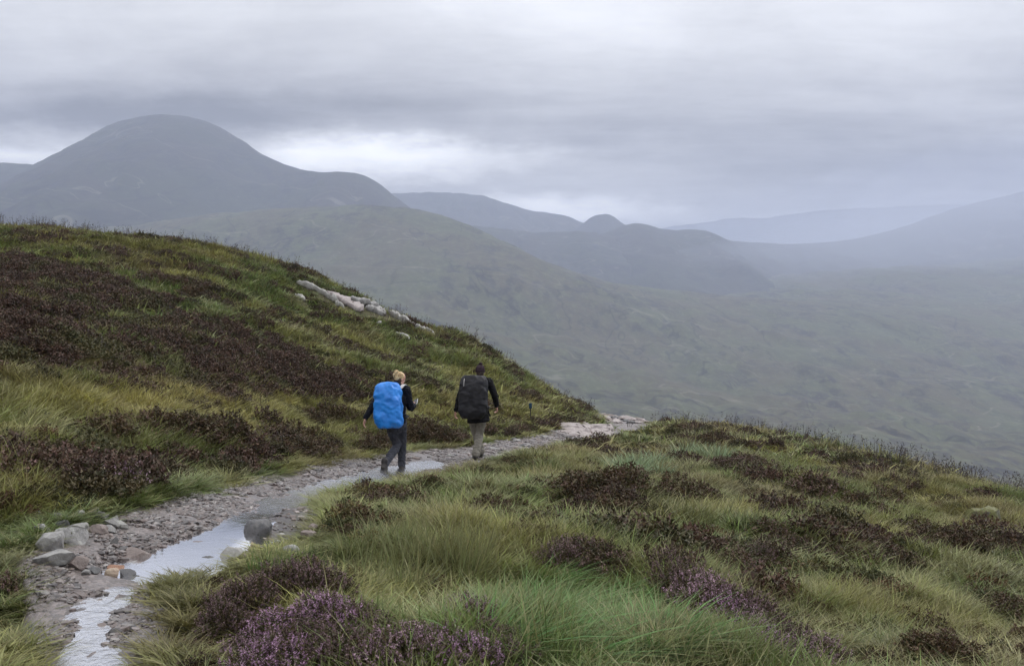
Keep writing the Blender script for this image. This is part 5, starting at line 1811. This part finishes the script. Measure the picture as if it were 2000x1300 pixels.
bp = bpy.data.objects.new('backpack', None); COL.objects.link(bp)
bp.location = Vector(r_blue.location) + Vector((0, 0, 0))
bp['label'], bp['category'], bp['group'] = 'large backpack under a bright blue rain cover on the blond hiker', 'backpack', 'hikers packs'
me = backpack_mesh('rain_cover', .435, .735, .34, 21, lean=.05, fold=.020, skew=-.03, top_w=.93, top_round=.62, bot_round=.45); me.materials.append(m_cover_blue)
cv = link('rain_cover', me, parent=bp, loc=(-.125, -.285, 1.145))
cv.rotation_euler = (-.06, -.03, -.20)
part_tubes('shoulder_strap', [(.06, -.13, 1.42), (.105, -.06, 1.465), (.135, .04, 1.42), (.13, .125, 1.30), (.12, .10, 1.10), (.10, -.05, .99)], [(.028, .010)] * 6, m_pale, bp, (1, .3, 0), 'pale shoulder strap')
part_tubes('shoulder_strap', [(-.17, -.10, 1.42), (-.19, -.02, 1.465), (-.20, .10, 1.42), (-.19, .165, 1.30), (-.18, .12, 1.10), (-.2, -.02, .99)], [(.028, .010)] * 6, m_strap, bp, (1, .3, 0))
part_tubes('hip_belt', [(-.23, -.12, .93), (-.20, .08, .95), (-.03, .165, .95), (.14, .08, .95), (.14, -.12, .93)], [(.012, .035)] * 5, m_strap, bp, (0, .3, 1))
part_tubes('loose_strap', [(.115, -.12, 1.00), (.120, -.125, .92), (.125, -.12, .86)], [(.014, .004)] * 3, m_strap, bp)
ph = bpy.data.objects.new('phone', None); COL.objects.link(ph)
hx = JB['rw'] + np.array([.020, .110, .045])
ph.location = Vector(r_blue.location) + Vector(hx)
ph['label'], ph['category'] = 'white phone held in the right hand of the blond hiker', 'phone'


def box_part(name, size, mat, parent, loc=(0, 0, 0), bevel=.006):
    bm = bmesh.new(); bmesh.ops.create_cube(bm, size=1.0)
    bmesh.ops.scale(bm, vec=size, verts=bm.verts)
    bmesh.ops.bevel(bm, geom=bm.edges[:], offset=bevel, segments=2, affect='EDGES', profile=.5)
    me = bpy.data.meshes.new(name); bm.to_mesh(me); bm.free(); me.materials.append(mat)
    return link(name, me, parent=parent, loc=loc)


box_part('case', (.074, .150, .010), m_white_p, ph, bevel=.004)
box_part('screen', (.066, .136, .003), m_glass_s, ph, (0, 0, .0058), .001)
ph.rotation_euler = (.55, -.35, -.25)

# ---- hiker with the black pack
black = dict(at=(930, 893, 20.5), label='hiker in black coat and khaki trousers with a bobble hat, seen from behind', yaw=-.05, tilt=.10, seed=8,
             J=dict(head=(.075, .055, 1.640), neck=(.055, .015, 1.515), chest=(.030, .0, 1.34), pelvis=(.015, .0, .92), rs=(.235, .0, 1.46), ls=(-.185, .02, 1.46),
                    re=(.345, .010, 1.205), rw=(.380, .120, .990), le=(-.315, -.02, 1.16), lw=(-.385, .035, .905), rh=(.105, .0, .89), lh=(-.075, .0, .89),
                    rk=(.062, .070, .475), ra=(-.005, -.100, .105), lk=(-.015, .225, .480), la=(.075, .330, .105), hem=(.045, -.005, .715)),
             rhand=((.15, .35, -1), (-.9, .1, -.1), (-.1, .95, .2), .8), lhand=((-.15, .10, -1), (.9, .1, 0), (.1, .95, .1), .6), hemr=(.215, .150), tw=1.02, cuff=.082,
             rfoot=((-.008, -.140, .030), (-.030, .030, .018), (-.040, .110, .020)), lfoot=((.075, .290, .028), (.085, .45, .020), (.09, .53, .022)),
             jacket=m_blackj, trousers=m_khaki, jl='long black waterproof coat', tl='khaki grey hiking trousers')
r_black, JK, atK, MK_ = person(black)
v1 = [ellipsoid(atK((0, -.010, .045)), (.086, .104, .092), MK_), ellipsoid(atK((0, -.012, .012)), (.090, .108, .045), MK_)]
me = fuse('knit_hat', v1, .007, 2, .003, 40, 5); me.materials.append(m_cap)
hat = link('knit_hat', me, parent=r_black, label='dark knitted hat with a bobble')
v, f = ellipsoid(atK((.01, -.03, .148)), (.034, .034, .030), None, 16)
v = v + fbm(v[:, 0] * 90, v[:, 2] * 90 + v[:, 1] * 70, 2, 4)[:, None] * .008
me = make_mesh('bobble', v, f); me.materials.append(m_cap)
link('bobble', me, parent=hat)
me = fuse('hair', [ellipsoid(atK((0, -.045, -.02)), (.074, .062, .075), MK_)], .007, 2); me.materials.append(m_roots)
link('hair', me, parent=r_black)
bk = bpy.data.objects.new('backpack', None); COL.objects.link(bk)
bk.location = r_black.location
bk['label'], bk['category'], bk['group'] = 'large backpack under a black rain cover on the hiker in khaki trousers', 'backpack', 'hikers packs'
me = backpack_mesh('rain_cover', .525, .80, .36, 22, lean=.05, fold=.017, top_round=.45, skew=.015, top_w=.95); me.materials.append(m_cover_black)
cv = link('rain_cover', me, parent=bk, loc=(-.045, -.300, 1.195))
cv.rotation_euler = (-.05, .02, .05)
part_tubes('cord', [(-.200, -.490, 1.54), (-.206, -.512, 1.49), (-.210, -.522, 1.41)], [.006] * 3, m_pale, bk, label='pale drawcord')
part_tubes('shoulder_strap', [(.13, -.13, 1.50), (.165, -.04, 1.545), (.19, .08, 1.50), (.18, .14, 1.37), (.17, .10, 1.17), (.15, -.06, 1.05)], [(.030, .010)] * 6, m_strap, bk, (1, .2, 0))
part_tubes('shoulder_strap', [(-.08, -.13, 1.50), (-.11, -.04, 1.545), (-.13, .09, 1.50), (-.12, .14, 1.37), (-.12, .10, 1.17), (-.14, -.06, 1.05)], [(.030, .010)] * 6, m_strap, bk, (1, .2, 0))
part_tubes('hip_belt', [(-.18, -.12, .97), (-.17, .10, .99), (.03, .175, .99), (.22, .08, .99), (.22, -.12, .97)], [(.012, .035)] * 5, m_strap, bk, (0, .3, 1))
part_tubes('loose_strap', [(.225, -.16, 1.00), (.232, -.17, .91), (.262, -.16, .835)], [(.014, .004)] * 3, m_strap, bk)
part_tubes('loose_strap', [(-.235, -.22, .86), (-.245, -.23, .815), (-.240, -.23, .79)], [(.014, .004)] * 3, m_strap, bk)

# ---- small blue marker beside the path
P = hit(1036, 828)
mk = bpy.data.objects.new('marker_post', None); COL.objects.link(mk)
mk.location = (P[0], P[1], ground_z(P[0], P[1]) - .05)
mk['label'], mk['category'] = 'thin dark post with a small blue marker plate in the verge grass', 'marker post'
m_mark = cloth_mat('blue_paint', (.02, .06, .11), None, .5)
me = make_mesh('post', *tube([(0, 0, -.1), (0, 0, .30), (.004, 0, .62)], [.014, .014, .013], 10)); me.materials.append(m_boot)
link('post', me, parent=mk)
box_part('plate', (.080, .022, .15), m_mark, mk, (0, -.022, .55), .006)

# tidy: anything whose name reads like setting but is a thing
for o in scene.objects:
    if o.parent is None and o.get('category') and not o.get('kind'):
        o['kind'] = 'thing'
